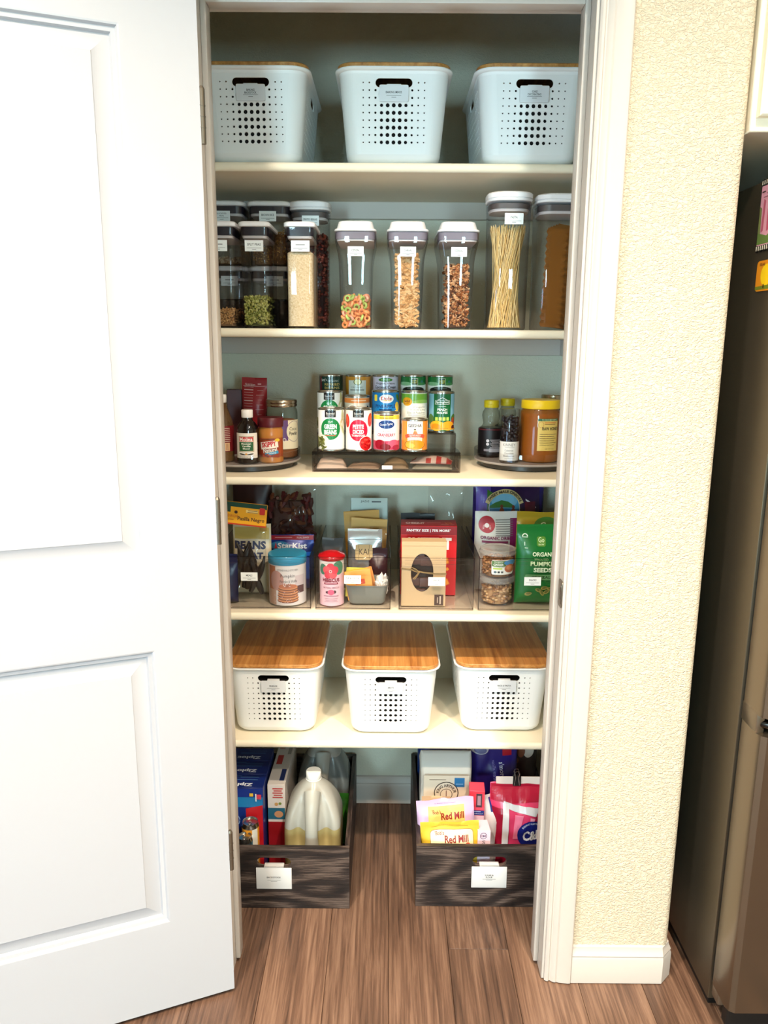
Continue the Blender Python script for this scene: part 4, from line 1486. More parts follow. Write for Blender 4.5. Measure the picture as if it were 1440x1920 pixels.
WHT = (238, 234, 226)
R1y, R2y, R3y = RKY + 0.042, RKY + 0.116, RKY + 0.188
zA, zB, zC = z3 + T1 + 0.0003, z3 + T2 + 0.0003, z3 + T3 + 0.0003
can('green_bean_can', 'white can labelled CUT GREEN BEANS in the front row', -0.150, R1y, zA, 0.0338, 0.1065, art_beans, WHT)
can('tomato_can', 'white and red can labelled PETITE DICED TOMATOES in the front row', -0.0805, R1y, zA, 0.0338, 0.1065, art_tomato, WHT)
can('cranberry_can', 'white and pink cranberry sauce can with a yellow top band', -0.0105, R1y, zA, 0.0335, 0.097, art_cran, (244, 230, 228))
can('mandarin_can', 'short orange can of mandarin oranges at the front row end', 0.0605, R1y, zA, 0.0338, 0.081, art_geisha, (246, 214, 180))
can('green_bean_can', 'white cut green bean can in the second row, behind the front one', -0.158, R2y, zB, 0.0338, 0.1045, art_beans, WHT)
can('soup_can', 'short can with an orange band behind the diced tomatoes', -0.0875, R2y, zB, 0.0338, 0.093, art_soup, (206, 196, 176))
can('pineapple_can', 'blue pineapple can standing behind the cranberry can', -0.0135, R2y - 0.001, zB, 0.0360, 0.1065, art_dole, (24, 120, 184))
can('peach_can', 'green and white organic peach can behind the mandarin oranges', 0.0610, R2y, zB, 0.0345, 0.1055, art_rice, (236, 232, 216))
can('peach_can', 'dark green can labelled PEACH HALVES at the rack end', 0.1325, R2y, zB, 0.0338, 0.1040, art_peach, (120, 170, 190))
can('refried_bean_can', 'dark green refried bean can at the back row start', -0.160, R3y, zC, 0.0325, 0.107, art_refried, (24, 40, 34))
can('organic_can', 'ochre and white organic can second in the back row', -0.0875, R3y, zC, 0.0345, 0.107, art_orange, (196, 132, 40))
can('coconut_can', 'lilac coconut cream can in the middle of the back row', -0.0140, R3y, zC, 0.0350, 0.107, art_coconut, (206, 198, 214))
can('coconut_can', 'green topped can in the back row above the organic peaches', 0.0600, R3y, zC, 0.0345, 0.107, art_forest, (226, 226, 216))
can('coconut_can', 'green topped can in the back row above the peach halves', 0.1325, R3y, zC, 0.0345, 0.107, art_forest, (226, 226, 216))


# ------------------------------------------------------------------ turntables
def turntable(label, x, y, R):
    r0 = root('turntable', label, 'turntable', (x, y, z3), group='clear turntables')
    MB().lathe([(R * 0.80, 0.0), (R * 0.86, 0.002), (R * 0.86, 0.012), (R * 0.80, 0.0135)], 56).build('base', M((54, 48, 42), 0.3, spec=0.6), r0)
    MB().lathe([(R - 0.010, 0.0140), (R - 0.003, 0.0150), (R, 0.019), (R - 0.001, 0.0205), (0.001, 0.0205)], 64).build('tray', M((164, 154, 148), 0.25), r0)
    MB().lathe([(R - 0.001, 0.0195), (R + 0.0005, 0.044), (R, 0.0455), (R - 0.0015, 0.0455), (R - 0.0028, 0.0207)], 64, cap0=False, cap1=False).build('rim', CLEARBIN, r0)
    return r0


TLX, TLY, TR = -0.372, 0.500, 0.136
TRX, TRY = 0.360, 0.535
turntable('turntable under the vanilla bottle and peanut butter jar', TLX, TLY, TR)
turntable('turntable under the honey jar and syrup bottles', TRX, TRY, TR)
zt = z3 + 0.0207


def lathe_thing(name, label, cat, loc, group=None, rz=0.0):
    return root(name, label, cat, loc, rz, group)


GT1, GT2 = 'jars and bottles on the turntable by the door', 'jars and bottles on the honey turntable'
# vanilla bottle
v = lathe_thing('vanilla_bottle', 'dark vanilla bottle with white cap and red green label', 'bottle', (-0.3555, 0.404, zt), GT1)
MB().lathe([(0.025, 0.0), (0.0272, 0.002), (0.0275, 0.004), (0.0275, 0.083), (0.026, 0.090), (0.020, 0.100), (0.014, 0.106), (0.0125, 0.109), (0.0125, 0.114)], 36).build('body', M((18, 8, 8), 0.08, spec=0.7), v)
MB().lathe([(0.0138, 0.1135), (0.0142, 0.1145), (0.0142, 0.131), (0.0130, 0.1325), (0.001, 0.1325)], 30).build('cap', M((238, 230, 224), 0.4), v)
p = Print()
p.rect(0, 46, 62, 62, (232, 222, 210)).rect(0, 50, 40, 38, (150, 116, 60)).rect(0, 50, 38, 36, (226, 214, 190)).rect(0, 62, 36, 11, (190, 30, 36)).rect(0, 44, 36, 22, (24, 84, 40)).text('Molina', 0, 62, 32, 9, (246, 236, 226), bold=0.02)
p.text('Mexican', 0, 51, 24, 4.2, (236, 232, 214), bold=0.02).text('Vanilla', 0, 45, 22, 4.2, (236, 232, 214), bold=0.02).text('Blend', 0, 39, 16, 4.2, (236, 232, 214), bold=0.02)
p.ell(-10, 25, 8, 1.6, (50, 36, 24), rot=-8).ell(10, 25, 8, 1.6, (50, 36, 24), rot=8).ell(0, 25.5, 3, 2, (214, 150, 60)).text('NET 8.3 FL OZ  250 ML', 0, 18, 36, 2.6, (60, 50, 44))
p.build('label', v, cyl(0.0276), cut_u=3, base=0.0003, step=0.00006)
# peanut butter
v = lathe_thing('peanut_butter_jar', 'peanut butter jar with a dark red lid and red label', 'jar', (-0.3015, 0.425, zt), GT1)
MB().lathe([(0.028, 0.0), (0.0310, 0.003), (0.0312, 0.010), (0.0302, 0.014), (0.0302, 0.062), (0.0308, 0.066), (0.0310, 0.080), (0.0285, 0.086), (0.0285, 0.090)], 40).build('body', M((190, 122, 56), 0.25), v)
lidp = [(0.0318, 0.0895), (0.0322, 0.091), (0.0322, 0.110), (0.0305, 0.1125), (0.001, 0.1125)]
MB().lathe(lidp, 48).build('lid', M((88, 16, 26), 0.4), v)
p = Print()
p.rect(0, 39, 90, 47, (160, 70, 34)).poly([(-25, 56), (26, 62), (26, 14), (-25, 18)], (150, 50, 24)).poly([(-24, 52), (22, 58), (24, 40), (-22, 34)], (240, 228, 214))
p.text('SKIPPY', -1, 47.5, 38, 13, (196, 26, 36), rot=8, bold=0.045).text('Natural', 2, 33, 36, 12, (60, 30, 20), rot=8, bold=0.045).text('Natural', 2, 33, 35, 11.4, (246, 238, 228), rot=8, bold=0.02)
p.poly([(-10, 18), (24, 25), (23, 32), (-11, 25)], (40, 136, 176)).text('Creamy', 6, 25, 24, 6, (236, 246, 248), rot=9).ell(21, 58, 7, 4, (230, 190, 50)).rect(-4, 60, 32, 2, (100, 60, 30), rot=4)
rnd = random.Random(3)
for i in range(10):
    p.ell(-20 + rnd.uniform(0, 26), 18 + rnd.uniform(-2, 5), 3.2, 2, ((196, 60, 30), (120, 40, 20))[i % 2], n=8)
p.build('label', v, cyl(0.0303), cut_u=3, base=0.0006, step=0.00006)
# cacao jar
v = lathe_thing('cacao_jar', 'tall clear jar of cacao powder with a metal lid', 'jar', (-0.283, 0.500, zt), GT1)
MB().lathe([(0.036, 0.0), (0.0408, 0.004), (0.0412, 0.012), (0.0412, 0.118), (0.040, 0.126), (0.037, 0.131), (0.037, 0.137)], 44, cap1=False).build('body', GLASSY, v)
MB().lathe([(0.0395, 0.134), (0.0405, 0.136), (0.0405, 0.140), (0.0395, 0.1415), (0.0405, 0.143), (0.0405, 0.149), (0.0385, 0.1515), (0.033, 0.1505), (0.001, 0.1505)], 44).build('lid', M((176, 160, 140), 0.25, 1.0), v)
p = Print()
p.rect(0, 64, 118, 74, (226, 212, 180)).rect(-3, 75, 20, 52, (96, 56, 110)).ell(26, 72, 24, 27, (98, 58, 112)).ell(26, 72, 23, 26, (222, 210, 178)).text('Cacao', 24, 79, 26, 9, (40, 34, 34)).text('Powder', 24, 67, 28, 10, (40, 34, 34), bold=0.02).ell(-3, 51, 4.4, 4.4, (236, 232, 220)).ell(-3, 51, 3.4, 3.4, (120, 90, 100)).text('ORGANIC', -18, 74, 34, 6, (50, 42, 42), rot=90)
p.build('label', v, cyl(0.0413, turn=0.35), cut_u=4, base=0.0003, step=0.00006)
o = MB().lathe([(0.034, 0.0025), (0.0385, 0.006), (0.0392, 0.012), (0.0392, 0.098), (0.030, 0.101), (0.001, 0.102)], 36).build('cacao_powder', M((150, 92, 52), 0.9), None, (-0.283, 0.500, zt))
tag(o, 'brown cacao powder inside the tall metal lidded jar', 'dry food', kind='stuff')


# ------------------------------------------------------------------ soft bags and pouches
class Bag:
    def __init__(s, w, h, t, seed=1, wr=0.0025, top=0.02, taper=0.0, peak=0.0):
        s.w, s.h, s.t, s.seed, s.wr, s.top, s.taper, s.peak = w, h, t, seed, wr, top, taper, peak

    def surf(s, u, v, sgn=-1, off=0.0):
        a = max(-1.0, min(1.0, 2 * u / s.w))
        q = max(0.0, min(1.0, v / s.h))
        wid = 1 - s.taper * q
        prof = (1 - abs(a) ** 2.6) ** 0.75 if abs(a) < 1 else 0
        vert = (min(1.0, q / 0.12) ** 0.6) * (1.0 if q < 1 - s.top / s.h - 0.25 else max(0.0, (1 - s.top / s.h - q) / 0.25) ** 0.8 if q < 1 - s.top / s.h else 0.0)
        y = s.t / 2 * prof * vert
        n1 = noise.noise(Vector((u * 22 + s.seed * 3.1, v * 16, s.seed * 1.7 + sgn)))
        n2 = noise.noise(Vector((u * 60, v * 38 + s.seed, s.seed * 0.7 + sgn)))
        e = prof * 0.9 + 0.1
        y += s.wr * (n1 * 1.2 + n2 * 0.6) * e * (0.35 + 0.65 * vert)
        y = max(y, 0.0004) + off
        zz = v + s.wr * 1.2 * n1 * q + s.peak * q * (a if s.peak else 0)
        return (u * wid, sgn * y, zz)

    def mesh(s, nu=22, nv=26):
        mb = MB()
        for sgn in (-1, 1):
            V = [s.surf((i / nu - 0.5) * s.w, j / nv * s.h, sgn) for j in range(nv + 1) for i in range(nu + 1)]
            if sgn == -1:
                edge = V
            F_ = []
            for j in range(nv):
                for i in range(nu):
                    a0 = j * (nu + 1) + i
                    f = (a0, a0 + 1, a0 + nu + 2, a0 + nu + 1)
                    F_.append(f if sgn == -1 else tuple(reversed(f)))
            mb.add(V, F_)
        n = (nu + 1) * (nv + 1)
        b = [i for i in range(nu + 1)] + [j * (nu + 1) + nu for j in range(1, nv + 1)] + [nv * (nu + 1) + i for i in range(nu - 1, -1, -1)] + [j * (nu + 1) for j in range(nv - 1, 0, -1)]
        for k in range(len(b)):
            a0, b0 = b[k], b[(k + 1) % len(b)]
            mb.f.append((a0, n + a0, n + b0, b0))
            mb.m.append(0)
        return mb

    def fn(s):
        return lambda u, v, d: s.surf(u, v, -1, d)


def pouch(name, label, cat, loc, bag, mat, art=None, rz=0.0, rx=0.0, ry=0.0, group=None, cut=5.0, body='pouch', step=0.00022):
    r0 = root(name, label, cat, loc, rz, group, rx, ry)
    bag.mesh().build(body, mat, r0, angle=70)
    if art:
        art.build('print', r0, bag.fn(), cut_u=cut, cut_v=cut, base=0.0011, step=step)
    return r0


FOILR = M((150, 24, 34), 0.35)
p = Print(0.4)
p.rect(0, 101, 58, 1.0, (226, 200, 196)).text('Nutrition', -11, 105, 26, 6, (226, 196, 190))
for i in range(12):
    p.rect(-14, 98 - 7 * i, 24, (2.2 if i % 4 == 1 else 0.9), (220, 186, 182))
    if i % 2:
        p.rect(16, 96 - 6.2 * i, 20 - (i % 3) * 5, 0.8, (214, 170, 166))
p.rect(14, 107, 9, 3.6, (214, 160, 160))
pouch('snack_bag', 'tall dark red bag with printed facts behind the vanilla bottle', 'bag', (-0.362, 0.545, zt), Bag(0.066, 0.205, 0.040, 3, 0.0018), FOILR, Print(0.4) if False else None, group=GT1, ry=math.radians(1))
r0 = bpy.data.objects['snack_bag']
bg = Bag(0.066, 0.205, 0.040, 3, 0.0018)
p.build('print', r0, lambda u, v, d: bg.surf(u, v + 0.082, -1, d), cut_u=5, cut_v=5, base=0.0011, step=0.0002)
# sauce bottle at the jamb
v = lathe_thing('sauce_bottle', 'white capped sauce bottle with a dark red label at the jamb', 'bottle', (-0.424, 0.425, zt), GT1)
MB().lathe([(0.026, 0.0), (0.0295, 0.003), (0.0295, 0.090), (0.027, 0.104), (0.018, 0.128), (0.0125, 0.142), (0.0125, 0.152)], 36, cap1=False).build('body', clear('amber_bottle', (0.62, 0.46, 0.26), 0.05, 1.45, body=0.5, body_col=(120, 84, 48)), v)
MB().lathe([(0.0135, 0.148), (0.0142, 0.149), (0.0142, 0.166), (0.013, 0.168), (0.001, 0.168)], 28).build('cap', M((236, 230, 222), 0.4), v)
MB().lathe([(0.024, 0.003), (0.0275, 0.005), (0.0275, 0.030), (0.001, 0.030)], 28).build('seasoning', M((166, 140, 60), 0.9), v)
p = Print()
p.rect(0, 60, 150, 64, (116, 22, 26))
for i in range(8):
    p.rect(0 + 14, 86 - 4.6 * i, 26, 1.3, (226, 200, 176))
p.rect(14, 40, 22, 20, (224, 178, 130))
for i in range(6):
    p.rect(6 + 3.2 * i, 40, 1.2, 17, (130, 70, 40))
p.build('label', v, cyl(0.0297), cut_u=3, base=0.0003, step=0.00006)
# dark red carton behind it
r0 = root('carton', 'small dark red carton behind the sauce bottle', 'box', (-0.410, 0.575, zt), 0.2, GT1)
MB().bbox(-0.028, 0.028, -0.018, 0.018, 0, 0.172, 0.0008, 1).build('box', M((74, 16, 20), 0.5), r0)

# honey jar
v = lathe_thing('honey_jar', 'big amber honey jar with a yellow lid', 'jar', (0.3835, 0.478, zt), GT2)
AMBER = clear('honey_glass', (0.80, 0.52, 0.16), 0.04, 1.45, body=0.45, body_col=(176, 104, 20))
MB().lathe([(0.044, 0.0), (0.0495, 0.003), (0.0505, 0.010), (0.0505, 0.118), (0.0495, 0.128), (0.0455, 0.134), (0.0455, 0.142)], 48, cap1=False).build('body', AMBER, v)
MB().lathe([(0.0485, 0.136), (0.0492, 0.138), (0.0492, 0.155), (0.0475, 0.1575), (0.001, 0.1575)], 48).build('lid', M((232, 194, 20), 0.4), v)
MB().lathe([(0.042, 0.003), (0.0478, 0.006), (0.0485, 0.012), (0.0485, 0.117), (0.047, 0.124), (0.001, 0.1245)], 44).build('honey', M((168, 98, 16), 0.3), v)
p = Print()
p.rect(8, 70, 56, 76, (214, 184, 96)).rect(8, 110, 56, 6, (24, 92, 50)).text('Y.S. ECO BEE FARMS', 10, 110, 42, 3.6, (220, 226, 190)).ell(-12, 98, 7, 8, (186, 120, 50)).ell(-12, 98, 6, 7, (214, 184, 96))
p.rect(12, 103, 32, 1.6, (200, 96, 40)).rect(12, 99, 30, 1.6, (120, 70, 30)).text('RAW HONEY', 14, 88, 46, 8.5, (40, 28, 24), bold=0.025)
for i in range(6):
    p.rect(8 - (i % 2) * 3, 74 - 5.4 * i, 46 - (i % 2) * 6, 1.1, (110, 84, 40))
p.text('NET WT 3.5 LB', 12, 37, 24, 2.6, (70, 50, 30))
p.build('label', v, cyl(0.0507, turn=0.12), cut_u=4, base=0.0003, step=0.00006)
# tube of chocolate blueberries
v = lathe_thing('candy_tube', 'clear tube of dark chocolate blueberries with a white label', 'tube', (0.3025, 0.447, zt), GT2)
MB().lathe([(0.0225, 0.0), (0.0238, 0.002), (0.0238, 0.134), (0.0228, 0.136), (0.001, 0.136)], 40).build('tube', CLEAR, v)
p = Print()
p.rect(0, 31, 120, 48, (224, 222, 216)).text('KINNEY', -4, 47, 32, 7, (120, 116, 112)).rect(-2, 40, 24, 0.7, (150, 146, 142)).text('Cabernet', -4, 33, 22, 5, (80, 76, 76)).text('Chocolate', -4, 26, 24, 5, (80, 76, 76)).text('Blueberries', -4, 19, 28, 5, (80, 76, 76)).rect(-2, 12, 26, 0.8, (140, 136, 132))
p.build('label', v, cyl(0.0239), cut_u=3, base=0.0003, step=0.00006)
mb = MB()
rnd = random.Random(12)
mb.lathe([(0.0165, 0.002), (0.0165, 0.116), (0.001, 0.118)], 20, mi=0)
for i in range(150):
    a = rnd.uniform(0, 2 * PI)
    mb.sphere((0.0172 * math.sin(a), -0.0172 * math.cos(a), rnd.uniform(0.008, 0.118)), 0.0052, sub=1, mi=1)
o = mb.build('chocolate_blueberries', [M((16, 10, 14), 0.3), M((30, 20, 28), 0.25)], None, (0.3025, 0.447, zt))
tag(o, 'dark round chocolate blueberries packed in the clear tube', 'candy', kind='stuff')


# syrup bottles
def syrup(label, x, y):
    v = lathe_thing('syrup_bottle', label, 'bottle', (x, y, zt), GT2)
    MB().lathe([(0.030, 0.0), (0.0325, 0.003), (0.0325, 0.066), (0.0328, 0.072), (0.030, 0.078), (0.0262, 0.080), (0.0225, 0.084), (0.0205, 0.090), (0.0225, 0.100), (0.0240, 0.110), (0.0225, 0.119), (0.0185, 0.125), (0.0175, 0.129), (0.0175, 0.134)], 40, cap1=False).build('body', GLASSY, v)
    MB().lathe([(0.0190, 0.1305), (0.0197, 0.132), (0.0197, 0.139), (0.0192, 0.1395), (0.0197, 0.140), (0.0197, 0.148), (0.018, 0.150), (0.001, 0.150)], 36).build('cap', M((214, 190, 20), 0.4), v)
    MB().lathe([(0.028, 0.002), (0.0312, 0.004), (0.0312, 0.0775), (0.025, 0.0785), (0.001, 0.0785)], 36).build('syrup', M((18, 5, 8), 0.25), v)
    p = Print()
    p.rect(0, 40, 150, 64, (14, 8, 12)).rect(0, 74, 150, 3, (80, 20, 28))
    for i in range(7):
        p.rect(10, 47 - 3.4 * i, 30 - (i % 3) * 5, 1.0, (190, 186, 190))
    p.ell(-11, 45, 4, 4, (196, 190, 196)).ell(-11, 36, 4, 4, (196, 190, 196)).rect(8, 20, 30, 10, (150, 148, 156)).rect(-14, 20, 14, 6, (130, 124, 132))
    p.build('label', v, cyl(0.0327), cut_u=3, base=0.0003, step=0.00006)
    return v


syrup('yellow capped dark syrup bottle nearest the cans', 0.268, 0.555)
syrup('yellow capped syrup bottle hidden behind the candy tube', 0.321, 0.621)
v = lathe_thing('preserve_jar', 'metal lidded jar behind the honey jar', 'jar', (0.440, 0.588, zt), GT2)
MB().lathe([(0.030, 0.0), (0.034, 0.003), (0.034, 0.135), (0.031, 0.142), (0.031, 0.150)], 36).build('body', M((60, 34, 18), 0.2), v)
MB().lathe([(0.0335, 0.148), (0.034, 0.150), (0.034, 0.162), (0.032, 0.164), (0.001, 0.1632)], 36).build('lid', M((190, 176, 150), 0.25, 1.0), v)
# ------------------------------------------------------------------ second lowest shelf: four clear bins
z4 = SZ[3] + 0.0003
BF, BD, BHH = 0.341, 0.352, 0.137


def clear_bin(label, x0, x1, tagx, text):
    w = x1 - x0
    r0 = root('clear_bin', label, 'bin', ((x0 + x1) / 2, BF, z4), group='clear acrylic bins')
    t = 0.0028
    MB().bbox(-w / 2, w / 2, 0, t, 0.004, BHH, 0.0009, 1).build('front_panel', CLEARBIN, r0)
    MB().bbox(-w / 2, w / 2, BD - t, BD, 0.004, BHH, 0.0009, 1).build('back_panel', CLEARBIN, r0)
    for s_ in (-1, 1):
        a, b = (-w / 2, -w / 2 + t) if s_ < 0 else (w / 2 - t, w / 2)
        MB().bbox(a, b, t, BD - t, 0.004, BHH, 0.0009, 1).build('side_panel', CLEARBIN, r0)
    MB().bbox(-w / 2, w / 2, 0, BD, 0.0, 0.004, 0.001, 1).build('base_panel', CLEARBIN, r0)
    # moulded grip rail and dark looking edges
    g = MB()
    for zz in (BHH - 0.006, BHH - 0.016):
        g.tube([(-w / 2 + 0.014, -0.0006, zz), (w / 2 - 0.014, -0.0006, zz)], 0.0008, 6)
    g.tube([(w / 2 - 0.014, -0.0006, BHH - 0.006), (w / 2 - 0.014, -0.0006, BHH - 0.016)], 0.0008, 6)
    g.build('grip', clear('acrylic_edge', (0.9, 0.9, 0.9), 0.05, 1.8), r0)
    e = MB()
    for sx in (-1, 1):
        e.tube([(sx * (w / 2 - 0.0004), 0.0004, 0.003), (sx * (w / 2 - 0.0004), 0.0004, BHH)], 0.0009, 6)
        e.tube([(sx * (w / 2 - 0.0004), 0.0004, BHH), (sx * (w / 2 - 0.0004), BD, BHH)], 0.0010, 6)
    e.tube([(-w / 2, 0.0004, BHH), (w / 2, 0.0004, BHH)], 0.0007, 6)
    e.tube([(-w / 2, 0.0004, 0.0045), (w / 2, 0.0004, 0.0045)], 0.0010, 6)
    e.build('edge', SMOKED, r0)
    p = Print()
    p.rect(0, 0, 42, 22, (236, 236, 230)).text(text, 0, 3.2, min(3.1 * len(text), 37), 5.0, (50, 50, 50), bold=0.012).rect(0, -3.8, 32, 0.7, (60, 60, 60)).rect(0, -7, 9, 1.1, (120, 120, 120))
    tx, tz = tagx
    p.build('label', r0, flat(-0.0002, tz, tx))
    return r0


clear_bin('clear bin tagged MEALS at the door side of the shelf', -0.446, -0.198, (-0.351 + 0.322, 0.0855), 'MEALS')
clear_bin('clear bin tagged TEA & COCOA beside the MEALS bin', -0.186, 0.0025, (-0.0925 + 0.09175, 0.080), 'TEA & COCOA')
clear_bin('clear bin tagged SNACKS holding the red cracker box', 0.024, 0.2115, (0.118 - 0.11775, 0.0765), 'SNACKS')
clear_bin('clear bin tagged SNACKS holding the green seed pouch', 0.224, 0.474, (0.358 - 0.349, 0.079), 'SNACKS')
zb = z4 + 0.0044
GM, GTC, GS1, GS2 = 'food in the MEALS bin', 'teas in the TEA & COCOA bin', 'snacks beside the cracker box', 'snacks in the bin at the right jamb'

# --- MEALS bin
v = root('pancake_mix_tin', 'round pancake mix tin with a teal lid and pancake picture', 'tin', (-0.2625, 0.400, zb), 0, GM)
TR_ = 0.0475
MB().lathe([(TR_ - 0.002, 0.0), (TR_, 0.001), (TR_, 0.108)], 48).build('body', M((222, 210, 196), 0.5), v)
MB().lathe([(TR_ + 0.0012, 0.106), (TR_ + 0.0018, 0.107), (TR_ + 0.0018, 0.126), (TR_ + 0.0005, 0.128), (0.001, 0.128)], 48).build('lid', M((40, 140, 176), 0.35), v)
p = Print()
p.rect(0, 54, 148, 104, (222, 214, 210)).rect(-40, 72, 26, 62, (176, 104, 66)).ell(-24, 66, 20, 26, (186, 140, 130)).rect(40, 66, 30, 26, (206, 190, 190)).rect(36, 42, 34, 20, (96, 66, 66)).rect(-40, 22, 30, 40, (190, 152, 130))
p.text('STONEWALL KITCHEN', 6, 94, 54, 5, (80, 76, 80)).text('Pumpkin', 6, 78, 36, 11, (60, 56, 60)).text('Pancake & Waffle', 8, 65, 44, 7, (60, 56, 60))
for i in range(6):
    p.ell(6 + (i % 2), 14 + 6.6 * i, 28 - i * 0.6, 6.4, (120, 70, 50)).ell(6 + (i % 2), 16 + 6.6 * i, 27.4 - i * 0.6, 5.6, ((196, 128, 84), (206, 142, 96))[i % 2])
p.ell(6, 52, 23, 6.4, (186, 110, 76)).ell(4, 54, 9, 4, (150, 92, 70))
rnd = random.Random(4)
for i in range(14):
    p.ell(4 + rnd.uniform(-9, 9), 55 + rnd.uniform(-3, 5), 1.6, 1.6, ((226, 196, 186), (170, 110, 90))[i % 2], n=6)
for i in range(40):
    p.ell(rnd.uniform(-30, 40), rnd.uniform(4, 40), 0.8, 0.8, (232, 214, 220), n=5)
p.build('label', v, cyl(TR_), cut_u=4, base=0.0003, step=0.00006)

TUNA = M((14, 40, 120), 0.25, 0.2)
p = Print(0.25)
p.rect(0, 140, 121, 12, (150, 22, 34)).rect(-20, 140, 46, 2.4, (200, 130, 130)).text('FOR TWO', 32, 140, 32, 4.2, (226, 200, 196)).ell(-30, 119, 26, 11, (50, 120, 160)).text('StarKist', 4, 119, 78, 15, (236, 240, 246), bold=0.03).poly([(-44, 112), (-36, 112), (-40, 128)], (200, 60, 60)).rect(0, 98, 121, 10, (26, 90, 180)).rect(0, 60, 121, 60, (30, 120, 186)).rect(50, 60, 20, 60, (20, 70, 160))
pouch('tuna_pouch', 'shiny blue pouch with a red top strip behind the pancake tin', 'pouch', (-0.264, 0.488, zb + 0.004), Bag(0.122, 0.148, 0.03, 5, 0.0016, 0.012), TUNA, p, group=GM, rx=math.radians(-4))
# dried chile bag with a folded header card
v = root('chile_bag', 'clear bag of dark dried chiles under an orange header card', 'bag', (-0.366, 0.404, zb), 0, GM)
cb_ = Bag(0.098, 0.205, 0.045, 6, 0.004, 0.02)
cb_.mesh(16, 20).build('wrapper', WRAP, v, angle=70)
CH = M((22, 13, 10), 0.4)
rnd = random.Random(9)
for i in range(14):
    x0_, zz = rnd.uniform(-0.032, 0.034), rnd.uniform(0.010, 0.070)
    pts, rad = [], []
    for k in range(8):
        t = k / 7
        pts.append((x0_ + 0.010 * math.sin(3 * t + i) + 0.012 * t * (1 if i % 2 else -1), rnd.uniform(-0.001, 0.001) + (i % 3 - 1) * 0.009, zz + t * 0.085))
        rad.append(0.0025 + 0.0085 * math.sin(PI * min(1, 0.12 + t * 0.95)) * rnd.uniform(0.8, 1.1))
    MB().tube(pts, rad, 7).build('dried_chile', CH, v)
hc = MB()
hw, hh_ = 0.056, 0.030
hc.bbox(-hw, hw, -0.0022, 0.0022, -hh_, hh_, 0.001, 1)
ho = hc.build('header_card', M((232, 158, 30), 0.45), v, (-0.002, -0.0045, 0.228), (math.radians(3), math.radians(6), 0))
p = Print()
p.rect(0, 0, 111, 59, (236, 166, 30)).rect(0, 23.5, 111, 12, (16, 66, 50)).rect(0, -27.5, 111, 3.6, (190, 50, 30)).rect(-46, 14, 20, 22, (24, 60, 46)).rect(44, 12, 14, 18, (196, 40, 34), r=3).rect(18, 9, 30, 8, (246, 214, 130))
p.ell(-22, 4, 4.2, 4.2, (60, 30, 20)).text('DON ENRIQUE', -38, -7, 44, 8, (200, 90, 30)).text('Pasilla Negro', 17, -13, 68, 13, (64, 26, 30), bold=0.015).rect(20, 11, 24, 1.6, (150, 100, 60)).rect(20, 6.5, 26, 1.6, (150, 100, 60)).rect(-38, -16, 22, 1.8, (176, 110, 40))
p.build('print', ho, flat(-0.0022))
# bean packet behind
p = Print()
p.rect(0, 165, 90, 30, (206, 180, 96)).rect(0, 118, 90, 62, (224, 214, 190)).text('BEANS', -4, 134, 82, 22, (34, 44, 86), bold=0.05).text('MEAT', 0, 106, 60, 18, (40, 54, 100), bold=0.05).rect(30, 178, 20, 14, (190, 150, 60))
pouch('bean_packet', 'cream packet with big navy letters behind the chile bag', 'packet', (-0.362, 0.462, zb), Bag(0.100, 0.19, 0.028, 7, 0.002), M((220, 206, 170), 0.5), p, group=GM)
pouch('navy_pouch', 'dark navy pouch in the corner of the MEALS bin', 'pouch', (-0.414, 0.385, zb), Bag(0.052, 0.128, 0.026, 8, 0.003), M((16, 22, 62), 0.3), None, group=GM)
# pasta bags at the back
for lab, loc, bagp, c, ry in (('tall dark maroon package at the back of the MEALS bin', (-0.385, 0.62, zb), (0.11, 0.30, 0.05, 9, 0.002), (52, 14, 12), 0), ('crinkled clear bag of brown pasta behind the blue pouch', (-0.272, 0.590, zb), (0.134, 0.285, 0.07, 10, 0.006), None, 0.04)):
    if c:
        pouch('food_package', lab, 'package', loc, Bag(*bagp), M(c, 0.4), None, group=GM)
    else:
        v = root('pasta_bag', lab, 'bag', loc, 0, GM)
        Bag(*bagp).mesh(26, 34).build('wrapper', WRAP, v, angle=70)
        mb = MB()
        rnd = random.Random(14)
        mb.loft([rr(0.058, 0.016, 0.01, 0.008), rr(0.060, 0.018, 0.01, 0.12), rr(0.050, 0.012, 0.01, 0.225)], mi=1)
        for i in range(150):
            rot = Matrix.Rotation(rnd.uniform(0, 6), 3, 'Z') @ Matrix.Rotation(rnd.uniform(0, 6), 3, 'X')
            q = rnd.uniform(0.0, 1)
            p0 = Vector((rnd.uniform(-0.058, 0.058), rnd.uniform(-0.026, -0.012), 0.01 + q * 0.235))
            d_ = rot @ Vector((0, 0, 0.013))
            mb.tube([p0 - d_, p0, p0 + d_], [0.004, 0.0065, 0.004], 6, rnd.randrange(3))
        mb.build('pasta', [M((110, 60, 34), 0.6), M((70, 30, 20), 0.6), M((84, 22, 22), 0.6)], v)

